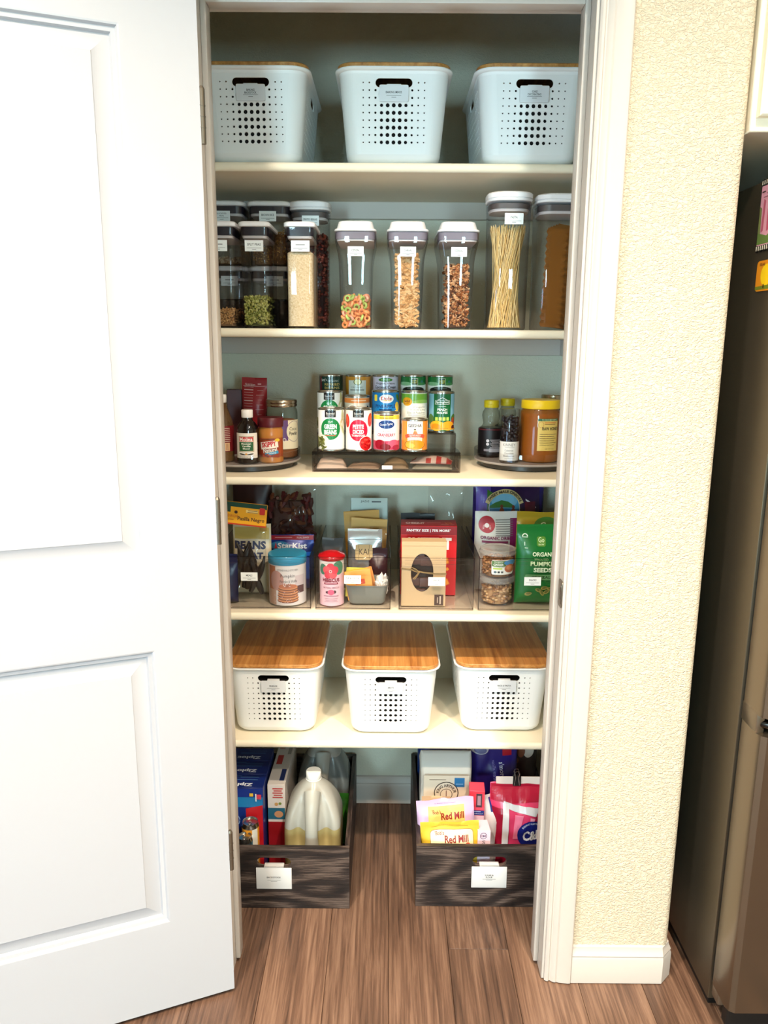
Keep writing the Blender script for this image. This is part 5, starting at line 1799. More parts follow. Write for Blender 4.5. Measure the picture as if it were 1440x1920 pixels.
# --- TEA & COCOA bin
v = root('hibiscus_tin', 'pink hibiscus drink tin with a red lid and flower', 'tin', (-0.1475, 0.385, zb), 0, GTC)
HR = 0.0312
MB().lathe([(HR - 0.002, 0.0), (HR, 0.001), (HR, 0.003), (HR - 0.0006, 0.004), (HR - 0.0006, 0.117), (HR, 0.119)], 40).build('body', M((226, 180, 190), 0.35), v)
MB().lathe([(HR + 0.0005, 0.118), (HR + 0.003, 0.121), (HR + 0.0035, 0.126), (HR + 0.001, 0.130), (HR - 0.008, 0.133), (HR - 0.012, 0.136), (0.010, 0.1385), (0.001, 0.139)], 40).build('lid', M((160, 14, 22), 0.2), v)
p = Print()
p.rect(0, 60, 190, 114, (228, 184, 194)).rect(0, 100, 190, 34, (226, 214, 206)).ell(20, 100, 16, 18, (70, 130, 100)).ell(-22, 96, 12, 14, (60, 120, 96))
for i in range(5):
    a = math.radians(90 + 72 * i)
    p.ell(-1 + 11 * math.cos(a), 92 + 11 * math.sin(a), 10, 10, ((206, 60, 76), (220, 84, 92))[i % 2])
p.ell(-1, 92, 4, 4, (240, 170, 170)).ell(-1, 92, 2, 2, (160, 30, 50))
p.text('HIBISCUS', 0, 69, 44, 10, (120, 20, 46), bold=0.045).rect(0, 60, 36, 5, (120, 20, 46), r=2).rect(0, 60, 30, 1.6, (220, 160, 172)).text('NATURAL HIBISCUS', 0, 49, 40, 4.2, (110, 50, 66)).ell(-9, 37, 5, 3.4, (90, 60, 70)).ell(9, 38, 4, 4, (80, 56, 60)).ell(0, 37, 8, 7, (216, 90, 120)).rect(0, 27, 38, 3, (176, 130, 146)).rect(0, 20, 34, 0.9, (150, 110, 124)).rect(0, 16, 30, 0.9, (150, 110, 124)).rect(0, 12, 34, 0.9, (150, 110, 124))
p.build('label', v, cyl(HR - 0.0005), cut_u=3, base=0.0003, step=0.00006)
# small grey tub with sachets
GB = M((120, 122, 116), 0.45)
v = root('grey_tub', 'small grey plastic tub holding tea sachets', 'tub', (-0.0575, 0.412, zb), 0, GTC)
mb = MB()
rg = [(0.0, 0.042, 0.036, 0.012), (0.004, 0.046, 0.040, 0.014), (0.030, 0.050, 0.045, 0.015), (0.050, 0.0538, 0.049, 0.016)]
mb.loft([rr(a, b, c_, z) for z, a, b, c_ in rg] + [rr(0.0553, 0.0505, 0.017, 0.0505), rr(0.0551, 0.0503, 0.017, 0.052), rr(0.0525, 0.0475, 0.015, 0.052)] + [rr(a - 0.002, b - 0.002, c_ - 0.001, max(z, 0.002)) for z, a, b, c_ in reversed(rg)])
mb.build('tub', GB, v, angle=50)


def card(name, label, cat, loc, w_, h_, t_, c, art=None, rot=(0, 0, 0), group=GTC, b=0.0012):
    r0 = root(name, label, cat, loc, rot[2], group, rot[0], rot[1])
    MB().bbox(-w_ / 2, w_ / 2, -t_ / 2, t_ / 2, 0, h_, b, 1).build('envelope' if 'sachet' in name else 'sheet', M(c, 0.5), r0)
    if art:
        art.build('print', r0, flat(-t_ / 2))
    return r0


p = Print()
p.rect(4, 45, 24, 13, (196, 66, 30), rot=0).text('Day', 28, 28, 14, 7, (90, 60, 30)).rect(24, 22, 22, 0.7, (150, 100, 50)).rect(4, 43, 10, 1.4, (226, 150, 110))
card('tea_sachet', 'orange tea sachet with a red stamp in the grey tub', 'sachet', (-0.0715, 0.380, zb + 0.012), 0.068, 0.076, 0.003, (222, 160, 74), p, (math.radians(-6), math.radians(-9), 0))
card('tea_sachet', 'lime yellow tea sachet behind the orange one', 'sachet', (-0.0860, 0.396, zb + 0.012), 0.056, 0.077, 0.003, (206, 190, 60), None, (math.radians(-6), math.radians(2), 0))
card('tea_sachet', 'pale orange tea sachet leaning at the tub end', 'sachet', (-0.058, 0.404, zb + 0.012), 0.060, 0.074, 0.003, (214, 140, 70), None, (math.radians(-5), math.radians(-14), 0))
mb = MB()
bm = bmesh.new()
bmesh.ops.create_icosphere(bm, subdivisions=4, radius=1)
for q in bm.verts:
    c_ = q.co.normalized()
    k_ = 0.8 + 0.22 * noise.noise(c_ * 3.1) + 0.26 * abs(noise.noise(c_ * 7.3)) + 0.14 * noise.noise(c_ * 15)
    q.co = Vector((c_.x * 0.019 * k_, c_.y * 0.020 * k_, 0.038 + c_.z * 0.034 * k_))
bm.verts.index_update()
mb.add([q.co[:] for q in bm.verts], [[q.index for q in f.verts] for f in bm.faces])
bm.free()
tag(mb.build('tissue_wad', M((226, 220, 212), 0.6), None, (-0.0205, 0.402, zb + 0.004), angle=25), 'crumpled white tissue wad at the end of the grey tub', 'tissue', GTC)
pouch('silver_pouch', 'silver zip pouch with a kraft name tag behind the tub', 'pouch', (-0.0660, 0.500, zb), Bag(0.092, 0.168, 0.026, 11, 0.0016, 0.022), M((186, 190, 190), 0.22, 0.75), None, group=GTC)
r0 = bpy.data.objects['silver_pouch']
MB().bbox(-0.043, 0.043, -0.0030, -0.0006, 0.138, 0.1402, 0.0005, 1).build('zip', M((150, 154, 154), 0.3, 0.6), r0)
MB().bbox(-0.042, 0.042, -0.0042, -0.0012, 0.128, 0.1295, 0.0005, 1).build('zip', M((150, 154, 154), 0.3, 0.6), r0)
p = Print()
p.rect(0, 0, 46, 42, (190, 160, 112), r=4).rect(0, 5, 46, 0.8, (80, 60, 40)).rect(0, -4, 46, 0.8, (80, 60, 40)).rect(-14, 0, 0.8, 42, (80, 60, 40)).rect(14, 0, 0.8, 42, (80, 60, 40)).rect(0, 2, 28, 18, (190, 160, 112)).text('KAI', 0, 2, 26, 16, (56, 44, 34))
p.build('tag', r0, flat(-0.0180, 0.108, -0.002))
for nm, x, y, c, h_, ry in (('front', -0.0640, 0.540, (206, 160, 84), 0.188, 0.05), ('rear', -0.0660, 0.566, (196, 146, 62), 0.204, -0.06)):
    r0 = pouch('kraft_pouch', 'golden kraft paper pouch, %s one of two behind the silver pouch' % nm, 'pouch', (x, y, zb), Bag(0.098, h_, 0.020, 12 if nm == 'front' else 13, 0.0010, 0.03), M(c, 0.5), None, group=GTC, ry=ry)
p = Print()
p.text('JADE', -8, 226, 24, 7, (40, 44, 44)).rect(24, 226, 26, 4, (70, 74, 74))
r0 = root('tea_pouch', 'pale green grey tea pouch with hand lettering at the very back', 'pouch', (-0.0570, 0.605, zb), 0, GTC)
mb = MB()
mb.loft([rr(0.053, 0.011, 0.008, 0.0), rr(0.053, 0.014, 0.008, 0.03), rr(0.053, 0.010, 0.006, 0.15), rr(0.052, 0.004, 0.003, 0.222), rr(0.052, 0.0015, 0.001, 0.232)])
mb.build('pouch', M((176, 190, 182), 0.4), r0, angle=60)
p.items = [([(a, b - 4) for a, b in pts], f, m) for pts, f, m in p.items]
p.build('print', r0, lambda u, v, d: (u - 0.004, -0.0042 - d - max(0, 0.222 - v) * 0.09, v))
pouch('maroon_pouch', 'dark maroon pouch in the corner behind the tissue', 'pouch', (-0.030, 0.485, zb), Bag(0.050, 0.118, 0.03, 15, 0.003), M((46, 12, 24), 0.3), None, group=GTC)
pouch('wrapped_pouch', 'clear wrapped packet standing beside the kraft pouches', 'packet', (-0.029, 0.525, zb), Bag(0.050, 0.170, 0.03, 16, 0.004), WRAP, None, group=GTC)
pouch('tea_packet', 'dark tea packet with white flaps behind the hibiscus tin', 'packet', (-0.150, 0.470, zb), Bag(0.056, 0.150, 0.02, 17, 0.003), M((40, 38, 36), 0.4), None, group=GTC)

# --- SNACKS bin with the cracker box
v = root('cracker_box', 'red cracker box with white lettering', 'box', (0.1035, 0.490, zb), math.radians(-1.5), GS1)
MB().bbox(-0.0735, 0.0735, -0.036, 0.036, 0, 0.1885, 0.0008, 1).build('carton', M((196, 12, 22), 0.4), v)
p = Print()
p.rect(0, 175.5, 146, 22, (150, 8, 18)).rect(0, 163.5, 146, 1.6, (220, 60, 60)).text('PANTRY SIZE | 75% MORE*', 0, 175.5, 116, 9, (248, 238, 232), bold=0.04)
p.text('CHEEZ-IT', -2, 141, 124, 33, (250, 242, 236), bold=0.05)
for x, y, a, s in ((45, 94, 14, 17), (50, 72, 40, 9), (46, 36, 25, 18), (10, 40, 50, 18), (-30, 30, 10, 18)):
    p.rect(x, y, s, s, (214, 110, 20), rot=a, r=2).rect(x, y, s * 0.78, s * 0.78, (240, 150, 40), rot=a, r=2)
p.build('print', v, flat(-0.036))
p = Print()
p.rect(0, 36, 146, 71, (176, 12, 22)).text('CHEEZ-IT', -36, 30, 50, 18, (246, 226, 222), bold=0.04).rect(14, 36, 36, 2.2, (230, 150, 146)).rect(52, 32, 16, 16, (222, 120, 40), rot=20).rect(52, 32, 12, 12, (176, 40, 22), rot=20).rect(42, 14, 20, 2, (230, 170, 166)).rect(62, 14, 10, 2, (230, 170, 166))
p.build('top_print', v, top_of(0.1885, -0.036))
v = root('chocolate_box', 'kraft paper chocolate box with an oval window and twine bow', 'box', (0.0865, 0.382, zb), 0, GS1)
KR = M((190, 160, 120), 0.55)
ovp = circ(-0.004, 0.088, 0.0285, 40, 0.050)
V, F_ = holed([(-0.0560, 0.0), (0.0560, 0.0), (0.0560, 0.169), (-0.0560, 0.169)], [ovp], 0.0012)
mb = MB().add([(q[0], -0.0190 + q[2], q[1]) for q in V], F_)
mb.box(-0.056, -0.0548, -0.0178, 0.019, 0, 0.169).box(0.0548, 0.056, -0.0178, 0.019, 0, 0.169).box(-0.0548, 0.0548, -0.0178, 0.019, 0, 0.0012).box(-0.0548, 0.0548, -0.0178, 0.019, 0.1678, 0.169).box(-0.0548, 0.0548, 0.0178, 0.019, 0.0012, 0.1678)
mb.build('carton', KR, v, angle=25)
MB().box(-0.054, 0.054, 0.0008, 0.0012, 0.002, 0.166).build('tray', M((38, 26, 22), 0.5), v, smooth=False)
MB().box(-0.040, 0.034, -0.0172, -0.0168, 0.03, 0.145).build('window', WRAP, v, smooth=False)
p = Print()
p.rect(39.5, 16, 23, 29, (70, 48, 38)).rect(43, 16, 3.4, 21, (196, 176, 156)).rect(36, 16, 2.4, 15, (170, 150, 130)).rect(0, 158, 110, 0.6, (176, 146, 100))
p.build('sticker', v, flat(-0.019))
TW = M((150, 122, 78), 0.8)
mb = MB()
for dz in (0, 0.0028):
    mb.tube([(-0.058, -0.0198, 0.098 + dz), (-0.030, -0.0202, 0.0945 + dz), (0.0, -0.0205, 0.088 + dz * 0.6), (0.03, -0.0202, 0.0845 + dz), (0.058, -0.0198, 0.0845 + dz)], 0.0009, 6)
mb.tube([(-0.012, -0.021, 0.090), (-0.020, -0.024, 0.0985), (-0.030, -0.024, 0.103), (-0.034, -0.023, 0.099), (-0.024, -0.023, 0.093), (-0.012, -0.021, 0.089)], 0.0013, 6)
mb.tube([(-0.012, -0.021, 0.090), (-0.019, -0.022, 0.081), (-0.027, -0.022, 0.072)], 0.0013, 6)
mb.tube([(-0.011, -0.021, 0.089), (-0.018, -0.022, 0.078), (-0.023, -0.022, 0.071)], 0.0013, 6)
mb.sphere((-0.012, -0.0215, 0.0895), 0.0032, sub=1)
mb.build('twine', TW, v)
for x, z, s in ((-0.022, 0.118, 0.017), (0.008, 0.116, 0.019), (-0.024, 0.062, 0.016), (0.006, 0.060, 0.018), (-0.010, 0.030, 0.018), (-0.006, 0.130, 0.010)):
    MB().bbox(x - s / 1.1, x + s / 1.1, -0.0130, 0.0006, z - s / 1.5, z + s / 1.5, 0.003, 2).build('chocolate', M((92, 64, 58), 0.4), v)
pouch('black_pouch', 'black pouch standing behind the cracker box', 'pouch', (0.078, 0.575, zb), Bag(0.094, 0.196, 0.03, 18, 0.002, 0.02), M((16, 15, 15), 0.4), None, group=GS1)
v = root('clear_snack_bag', 'empty crinkled clear plastic bag rising behind the cracker box', 'bag', (0.158, 0.625, zb), 0, GS1)
Bag(0.100, 0.270, 0.045, 19, 0.010, 0.03).mesh(26, 40).build('wrapper', WRAP, v, angle=70)

# --- SNACKS bin at the jamb
SEED = M((14, 104, 40), 0.3)
p = Print(0.35)
p.rect(-2, 166, 22, 24, (86, 134, 44), r=5).text('Go', -2, 170, 15, 12, (226, 236, 196)).text('RAW', -2, 159, 14, 4, (226, 236, 196)).arc(-43, 178, 5, 7.5, 0, 180, (214, 230, 210), 10).rect(-43, 176.5, 14, 1.6, (214, 230, 210)).rect(-44, 160, 2, 9, (190, 214, 186)).rect(-40, 150, 8, 1.6, (190, 214, 186))
p.text('ORGANIC', 5, 136, 60, 11, (222, 232, 196), bold=0.03).text('SPROUTED', -2, 123, 36, 5, (180, 206, 150)).text('PUMPKIN', 4, 111, 66, 12, (214, 228, 180), bold=0.03).text('SEEDS', 2, 95, 46, 12, (222, 232, 196), bold=0.04).rect(4, 76, 90, 14, (96, 150, 96), r=5).text('SEA SALT', 4, 76, 56, 8, (16, 60, 26), bold=0.02)
for x, y, a in ((8, 48, 10), (-6, 42, -20), (14, 38, 30), (2, 36, -60), (-32, 32, 12), (24, 46, -10)):
    p.ell(x, y, 9, 4.6, (150, 134, 60), n=14, rot=a).ell(x + 0.6, y + 0.8, 6.6, 3, (96, 96, 40), n=12, rot=a)
pouch('seed_pouch', 'bright green pouch of organic pumpkin seeds', 'pouch', (0.386, 0.398, zb), Bag(0.126, 0.208, 0.045, 20, 0.0016, 0.02), SEED, p, group=GS2)
p = Print(0.35)
p.ell(12, 186, 34, 28, (70, 120, 40)).text('Go', 10, 190, 30, 20, (220, 232, 190)).rect(0, 150, 120, 2, (180, 140, 20))
pouch('seed_pouch', 'mustard yellow pouch behind the green pumpkin seeds', 'pouch', (0.398, 0.465, zb), Bag(0.130, 0.226, 0.04, 21, 0.0016, 0.02), M((176, 142, 20), 0.35), p, group=GS2)
p = Print(0.4)
p.rect(46, 100, 28, 200, (130, 26, 84)).ell(-30, 184, 22, 22, (176, 26, 40)).text('MADE IN NATURE', -30, 184, 34, 5, (240, 226, 220), curve=9).ell(-30, 182, 6, 6, (236, 222, 214))
for i in range(8):
    p.rect(16, 196 - 5.6 * i, 46, 2.0, (110, 104, 96))
p.text('ORGANIC DRIED', -4, 150, 86, 9, (120, 26, 70), bold=0.03).rect(-8, 139, 70, 6, (130, 50, 84))
pouch('dried_fruit_bag', 'white and magenta dried fruit bag with a round red seal', 'bag', (0.2890, 0.505, zb), Bag(0.122, 0.218, 0.04, 22, 0.0022, 0.012), M((214, 208, 196), 0.4), p, group=GS2)
p = Print(0.3)
p.rect(-70, 170, 40, 200, (90, 70, 160)).rect(50, 190, 70, 160, (44, 20, 60)).poly([(-62, 120), (-52, 120), (-40, 250), (-60, 262)], (50, 110, 40))
p.ell(-14, 212, 45, 46, (24, 24, 36)).ell(-14, 212, 43, 44, (226, 220, 200)).ell(-14, 212, 41.5, 42.5, (70, 150, 190)).ell(-14, 232, 36, 20, (120, 180, 206)).poly([(-54, 218), (-40, 226), (-22, 232), (-4, 228), (10, 220), (16, 214), (-54, 212)], (52, 110, 50)).poly([(-55, 210), (27, 210), (26, 190), (-54, 190)], (30, 110, 170)).poly([(-50, 192), (24, 192), (10, 174), (-38, 174)], (196, 150, 90)).ell(-22, 200, 7, 13, (120, 60, 40)).ell(10, 200, 7, 13, (130, 64, 40)).ell(-22, 216, 4, 4.4, (110, 54, 36)).ell(10, 216, 4, 4.4, (110, 54, 36)).rect(-14, 186, 70, 5, (176, 70, 40))
p.rect(-14, 168, 90, 14, (24, 50, 100)).arc(-14, 206, 45, 57, 22, 158, (206, 184, 130), 24).text('SWEET MAUI ONION', -14, 257, 106, 8, (40, 30, 24), bold=0.03, curve=51)
p.poly([(44, 238), (60, 228), (74, 214), (70, 212), (56, 224), (44, 234)], (220, 214, 214)).rect(56, 200, 30, 60, (90, 20, 40))
pouch('chip_bag', 'large purple chip bag with a round beach picture', 'bag', (0.330, 0.605, zb), Bag(0.196, 0.292, 0.07, 23, 0.004, 0.02), M((42, 26, 92), 0.25, 0.1), p, group=GS2, cut=6)


def tub(name, label, x, y, z, R, h, lidc):
    v = root(name, label, 'tub', (x, y, z), 0, 'stacked clear snack tubs')
    MB().lathe([(R - 0.010, 0.0), (R - 0.005, 0.001), (R - 0.003, 0.006), (R, h - 0.014)], 40, cap1=False).build('cup', CLEARBIN, v)
    MB().lathe([(R + 0.001, h - 0.0145), (R + 0.003, h - 0.0125), (R + 0.003, h - 0.008), (R + 0.001, h - 0.007), (R + 0.001, h - 0.001), (R - 0.003, h), (R - 0.005, h - 0.003), (0.001, h - 0.003)], 40, cap0=False).build('lid', lidc, v)
    return v


TUBL = clear('tub_lid', (0.80, 0.78, 0.76), 0.1, 1.6, body=0.25, body_col=(220, 214, 206))
tub('snack_tub', 'lower clear tub of pale pieces beneath the ginger tub', 0.2785, 0.408, zb, 0.0435, 0.072, TUBL)
v = tub('snack_tub', 'upper clear tub with a green and white ginger label', 0.2785, 0.408, zb + 0.0725, 0.0450, 0.072, TUBL)
p = Print()
p.rect(8, 30, 64, 38, (234, 232, 222), r=4).rect(-4, 40, 38, 15, (70, 110, 50)).ell(28, 42, 20, 7, (60, 130, 180)).text('Organic', -6, 44, 24, 5, (240, 244, 230)).text('GINGER', -6, 37.5, 26, 6, (240, 244, 230), bold=0.03).text('CRYSTALLIZED', -4, 31.5, 30, 3, (50, 90, 40)).rect(-8, 27, 24, 4, (186, 206, 80)).ell(26, 27, 16, 11, (176, 92, 50)).ell(24, 29, 9, 6, (206, 130, 80)).ell(-14, 18, 4, 3, (80, 100, 110)).rect(-5, 18, 6, 5, (40, 44, 50)).rect(4, 18, 6, 5, (70, 76, 80))
p.build('label', v, lambda u, v_, d: ((0.0450 + d - 0.0035 * (1 - v_ / 0.058)) * math.sin(u / 0.045 + 0.05), -(0.0450 + d - 0.0035 * (1 - v_ / 0.058)) * math.cos(u / 0.045 + 0.05), v_), cut_u=4, base=0.0008, step=0.0001)


def nuts(name, label, x, y, z, R, h, mats, n, seed):
    rnd = random.Random(seed)
    mb = MB()
    mb.lathe([(R - 0.012, 0.002), (R - 0.009, h - 0.006), (0.001, h - 0.006)], 20, mi=0)
    for i in range(n):
        a = rnd.uniform(0, 2 * PI)
        r_ = (R - 0.0085) if rnd.random() < 0.75 else rnd.uniform(0, R - 0.01)
        zz = rnd.uniform(0.007, h) if r_ > R - 0.009 else h - 0.004
        rot = Matrix.Rotation(rnd.uniform(0, 6), 3, 'Z') @ Matrix.Rotation(rnd.uniform(0, 6), 3, 'X')
        mb.sphere((r_ * math.sin(a), -r_ * math.cos(a), zz), 0.0058, 0.0042, 0.0036, 1, 1 + rnd.randrange(len(mats)), rot)
    return tag(mb.build(name, [mats[0]] + mats, None, (x, y, z), angle=60), label, 'snack', kind='stuff')


nuts('snack_pieces', 'pale tan snack pieces in the lower clear tub', 0.2785, 0.408, zb, 0.0435, 0.046, [M((176, 132, 84), 0.6), M((206, 166, 118), 0.6), M((140, 98, 60), 0.6)], 190, 3)
nuts('ginger_pieces', 'tan crystallized ginger pieces in the upper clear tub', 0.2785, 0.408, zb + 0.0725, 0.0450, 0.044, [M((150, 104, 62), 0.6), M((176, 126, 78), 0.6), M((120, 78, 44), 0.6)], 190, 4)
# ------------------------------------------------------------------ dark wooden bins on the floor
def wood_bin(label, x0, x1, y0, y1, h, hx, text, rows):
    w = x1 - x0
    cx = (x0 + x1) / 2
    r0 = root('wooden_bin', label, 'bin', (cx, y0, 0.0006), group='dark wooden floor bins')
    t = 0.012
    V, F_ = holed([(-w / 2, 0), (w / 2, 0), (w / 2, h), (-w / 2, h)], [slot(hx - cx, 0.133, 0.088, 0.027)], t)
    MB().add([(q[0], q[2], q[1]) for q in V], F_).build('front_panel', DARKWOOD, r0, angle=30)
    MB().bbox(-w / 2, w / 2, y1 - y0 - t, y1 - y0, 0, h, 0.0008, 1).build('back_panel', DARKWOOD, r0)
    for s_ in (-1, 1):
        a, b = (-w / 2, -w / 2 + t) if s_ < 0 else (w / 2 - t, w / 2)
        MB().bbox(a, b, t, y1 - y0 - t, 0, h, 0.0008, 1).build('side_panel', DARKWOOD_Y, r0)
    MB().bbox(-w / 2 + t, w / 2 - t, t, y1 - y0 - t, 0.002, 0.012, 0.0008, 1).build('base_panel', DARKWOOD_Y, r0)
    lc = MB()
    lc.bbox(-0.0455, 0.0455, -0.0026, 0.0, -0.0305, 0.0305, 0.0012, 2)
    lc.bbox(-0.025, 0.025, -0.0026, 0.016, 0.0315, 0.0335, 0.0008, 1)
    lc.bbox(-0.025, 0.025, -0.0026, 0.0, 0.029, 0.0335, 0.0008, 1)
    lc.bbox(-0.025, 0.025, 0.0132, 0.0152, 0.012, 0.033, 0.0008, 1)
    lo = lc.build('label_clip', M((206, 206, 204), 0.35), r0, (hx - cx, -0.0006, 0.0885), (0, 0, 0))
    p = Print()
    for i, (t_, w_) in enumerate(rows):
        p.text(t_, 0, 3.5 - 6 * i + (3 if len(rows) > 1 else 0), w_, 4.6, (40, 40, 40), bold=0.012)
    p.rect(0, -4.5, 34, 0.6, (70, 70, 70)).rect(0, -7.5, 16, 1.0, (130, 130, 130))
    p.build('print', lo, flat(-0.0026))
    return r0


LX0, LX1, LY0, LY1, LH = -0.468, -0.0965, 0.224, 0.695, 0.175
RX0_, RX1_, RY0_, RY1_ = 0.0745, 0.452, 0.236, 0.700
wood_bin('dark wooden bin labelled BACKSTOCK standing on the floor', LX0, LX1, LY0, LY1, LH, -0.2895, 'BACKSTOCK', [('BACKSTOCK', 36)])
wood_bin('dark wooden bin labelled SUGAR & FLOUR standing on the floor', RX0_, RX1_, RY0_, RY1_, 0.1755, 0.2625, 'SUGAR', [('SUGAR &', 22), ('FLOUR', 17)])
zf = 0.0128
GL, GR_ = 'supplies in the BACKSTOCK bin', 'baking goods in the SUGAR & FLOUR bin'


# --- gallon jugs
def jug(label, x, y, fill, fillc):
    v = root('gallon_jug', label, 'jug', (x, y, zf), 0, 'gallon jugs in the BACKSTOCK bin')
    W2, D2 = 0.0755, 0.0755
    prof = [(0.0, 0.066, 0.020), (0.004, 0.072, 0.022), (0.010, 0.0745, 0.024), (0.05, 0.0752, 0.025), (0.08, 0.0754, 0.026), (0.10, 0.0755, 0.026), (0.120, 0.0755, 0.027), (0.140, 0.0755, 0.028), (0.158, 0.0750, 0.029), (0.175, 0.0735, 0.032), (0.200, 0.0675, 0.038), (0.220, 0.0600, 0.042), (0.240, 0.0490, 0.042), (0.256, 0.0360, 0.034), (0.266, 0.0240, 0.0235), (0.272, 0.0195, 0.0190), (0.285, 0.0180, 0.0175)]
    n = 10
    rings = []
    for z, hw_, r in prof:
        ring = rr(hw_, hw_, min(r, hw_ - 0.0005), z, n)
        out = []
        for (a, b, c) in ring:
            # finger recess either side of the handle on the front
            if b < 0 and 0.075 < z < 0.262:
                k_ = min(1.0, (z - 0.075) / 0.05) * min(1.0, (0.262 - z) / 0.05)
                s_ = abs(a) / hw_
                dent = math.exp(-((s_ - 0.50) / 0.20) ** 2) * 0.020 * k_
                b += dent
            out.append((a, b, c))
        rings.append(out)
    # denser front columns are needed for the recess: resample the straight front edge
    def dense(ring):
        res = []
        m = len(ring)
        for i in range(m):
            res.append(ring[i])
            if i == m - 1:
                A, B = Vector(ring[m - 1]), Vector(ring[0])
                hw_ = max(abs(q[0]) for q in ring)
                z = A.z
                for k in range(1, 24):
                    P = A.lerp(B, k / 24)
                    if 0.075 < z < 0.262:
                        k_ = min(1.0, (z - 0.075) / 0.05) * min(1.0, (0.262 - z) / 0.05)
                        s_ = abs(P.x) / hw_
                        base_y = -hw_
                        P.y = base_y + math.exp(-((s_ - 0.50) / 0.20) ** 2) * 0.020 * k_
                    res.append(tuple(P))
        return res
    mb = MB().loft([dense(q) for q in rings], True, False)
    mb.m = [1 if sum(mb.v[i][2] for i in f) / len(f) < fill else 0 for f in mb.f]
    mb.build('bottle', [MILKY, fillc], v, angle=70)
    # handle bridging the recess
    hb = []
    hr = []
    for k in range(15):
        t = k / 14
        z = 0.085 + t * 0.165
        hw_ = 0.0755 if z < 0.15 else 0.0755 - (z - 0.15) ** 1.7 * 1.25
        hb.append((0, -hw_ + 0.012 - 0.017 * math.sin(PI * t) ** 0.6, z))
        hr.append(0.0165 + 0.006 * abs(1 - 2 * t) ** 2)
    MB().tube(hb, hr, 14).build('handle', MILKY, v, angle=70)
    MB().lathe([(0.0195, 0.272), (0.0205, 0.2735), (0.0205, 0.290), (0.019, 0.2925), (0.001, 0.2925)], 36).build('cap', M((240, 238, 230), 0.35), v)
    MB().lathe([(0.0182, 0.2665), (0.0212, 0.268), (0.0212, 0.2712), (0.0182, 0.272)], 30, cap0=False, cap1=False).build('neck_ring', M((236, 234, 226), 0.4), v)
    return v


jug('milky gallon jug with yellowish liquid at the front of the bin', -0.1995, 0.375, 0.150, clear('cider', (0.62, 0.56, 0.36), 0.25, 1.4, body=0.6, body_col=(188, 172, 116)))
jug('clear water jug standing behind the yellowish jug', -0.1865, 0.572, 0.230, clear('water', (0.5, 0.52, 0.52), 0.2, 1.4, body=0.5, body_col=(150, 156, 154)))
pouch('green_pouch', 'green pouch wedged between the jugs and the bin side', 'pouch', (-0.133, 0.472, zf), Bag(0.046, 0.165, 0.03, 31, 0.003), M((40, 96, 22), 0.4), None, group=GL)

# --- blue storage bag boxes, one behind the other
zc_ = (12, 34, 104)
for i, (y0, lab) in enumerate(((0.332, 'blue and red zip bag box, front one of three'), (0.402, 'dark blue zip bag box, middle one of three'), (0.472, 'dark blue zip bag box, rear one of three'))):
    v = root('bag_box', lab, 'box', (-0.391, y0, zf), 0, GL)
    MB().bbox(-0.0605, 0.0605, 0, 0.068, 0, 0.264, 0.0008, 1).build('carton', M(zc_, 0.35), v)
    p = Print()
    p.rect(0, 244, 119, 36, (18, 46, 130)).rect(0, 222, 119, 30, (26, 120, 176)).rect(4, 120, 110, 176, (16, 44, 120)).poly([(14, 204), (59, 214), (59, 30), (48, 24), (14, 180)], (190, 24, 34)).arc(-20, 170, 16, 18, 0, 360, (150, 180, 220), 24).rect(30, 246, 10, 9, (226, 186, 60)).rect(50, 240, 12, 14, (206, 60, 80)).rect(42, 238, 3, 22, (226, 230, 236))
    p.build('print', v, flat(0.0))
    p = Print()
    p.text('Ziploc', -2, 18, 66, 19, (226, 232, 242), rot=180, bold=0.03).rect(6, 40, 70, 3.0, (70, 110, 160)).rect(18, 52, 50, 3.0, (60, 96, 140)).rect(-20, 58, 30, 2.4, (60, 96, 140))
    p.build('top_print', v, top_of(0.264, 0.0))
# white and red carton
v = root('wrap_carton', 'tall white and red carton beside the blue boxes', 'box', (-0.3015, 0.372, zf), math.radians(-1), GL)
MB().bbox(-0.0235, 0.0235, 0, 0.24, 0, 0.250, 0.0008, 1).build('carton', M((216, 206, 198), 0.45), v)
p = Print()
for i in range(5):
    p.rect(4, 238 - 6.4 * i, 28 - (i % 2) * 6, 3.4, (190, 60, 60))
p.ell(0, 192, 5, 5, (200, 150, 90)).ell(10, 194, 4, 4, (120, 140, 60)).rect(0, 164, 46, 34, (36, 96, 120)).ell(6, 162, 12, 10, (196, 140, 100)).rect(0, 70, 46, 138, (150, 16, 26))
p.build('print', v, flat(0.0))
p = Print()
p.rect(0, 120, 46, 238, (206, 200, 194)).rect(-8, 130, 16, 50, (176, 40, 40)).rect(12, 50, 13, 60, (24, 44, 100)).rect(-10, 210, 16, 40, (180, 140, 120)).rect(14, 190, 10, 60, (150, 146, 140))
p.build('top_print', v, top_of(0.250, 0.0))
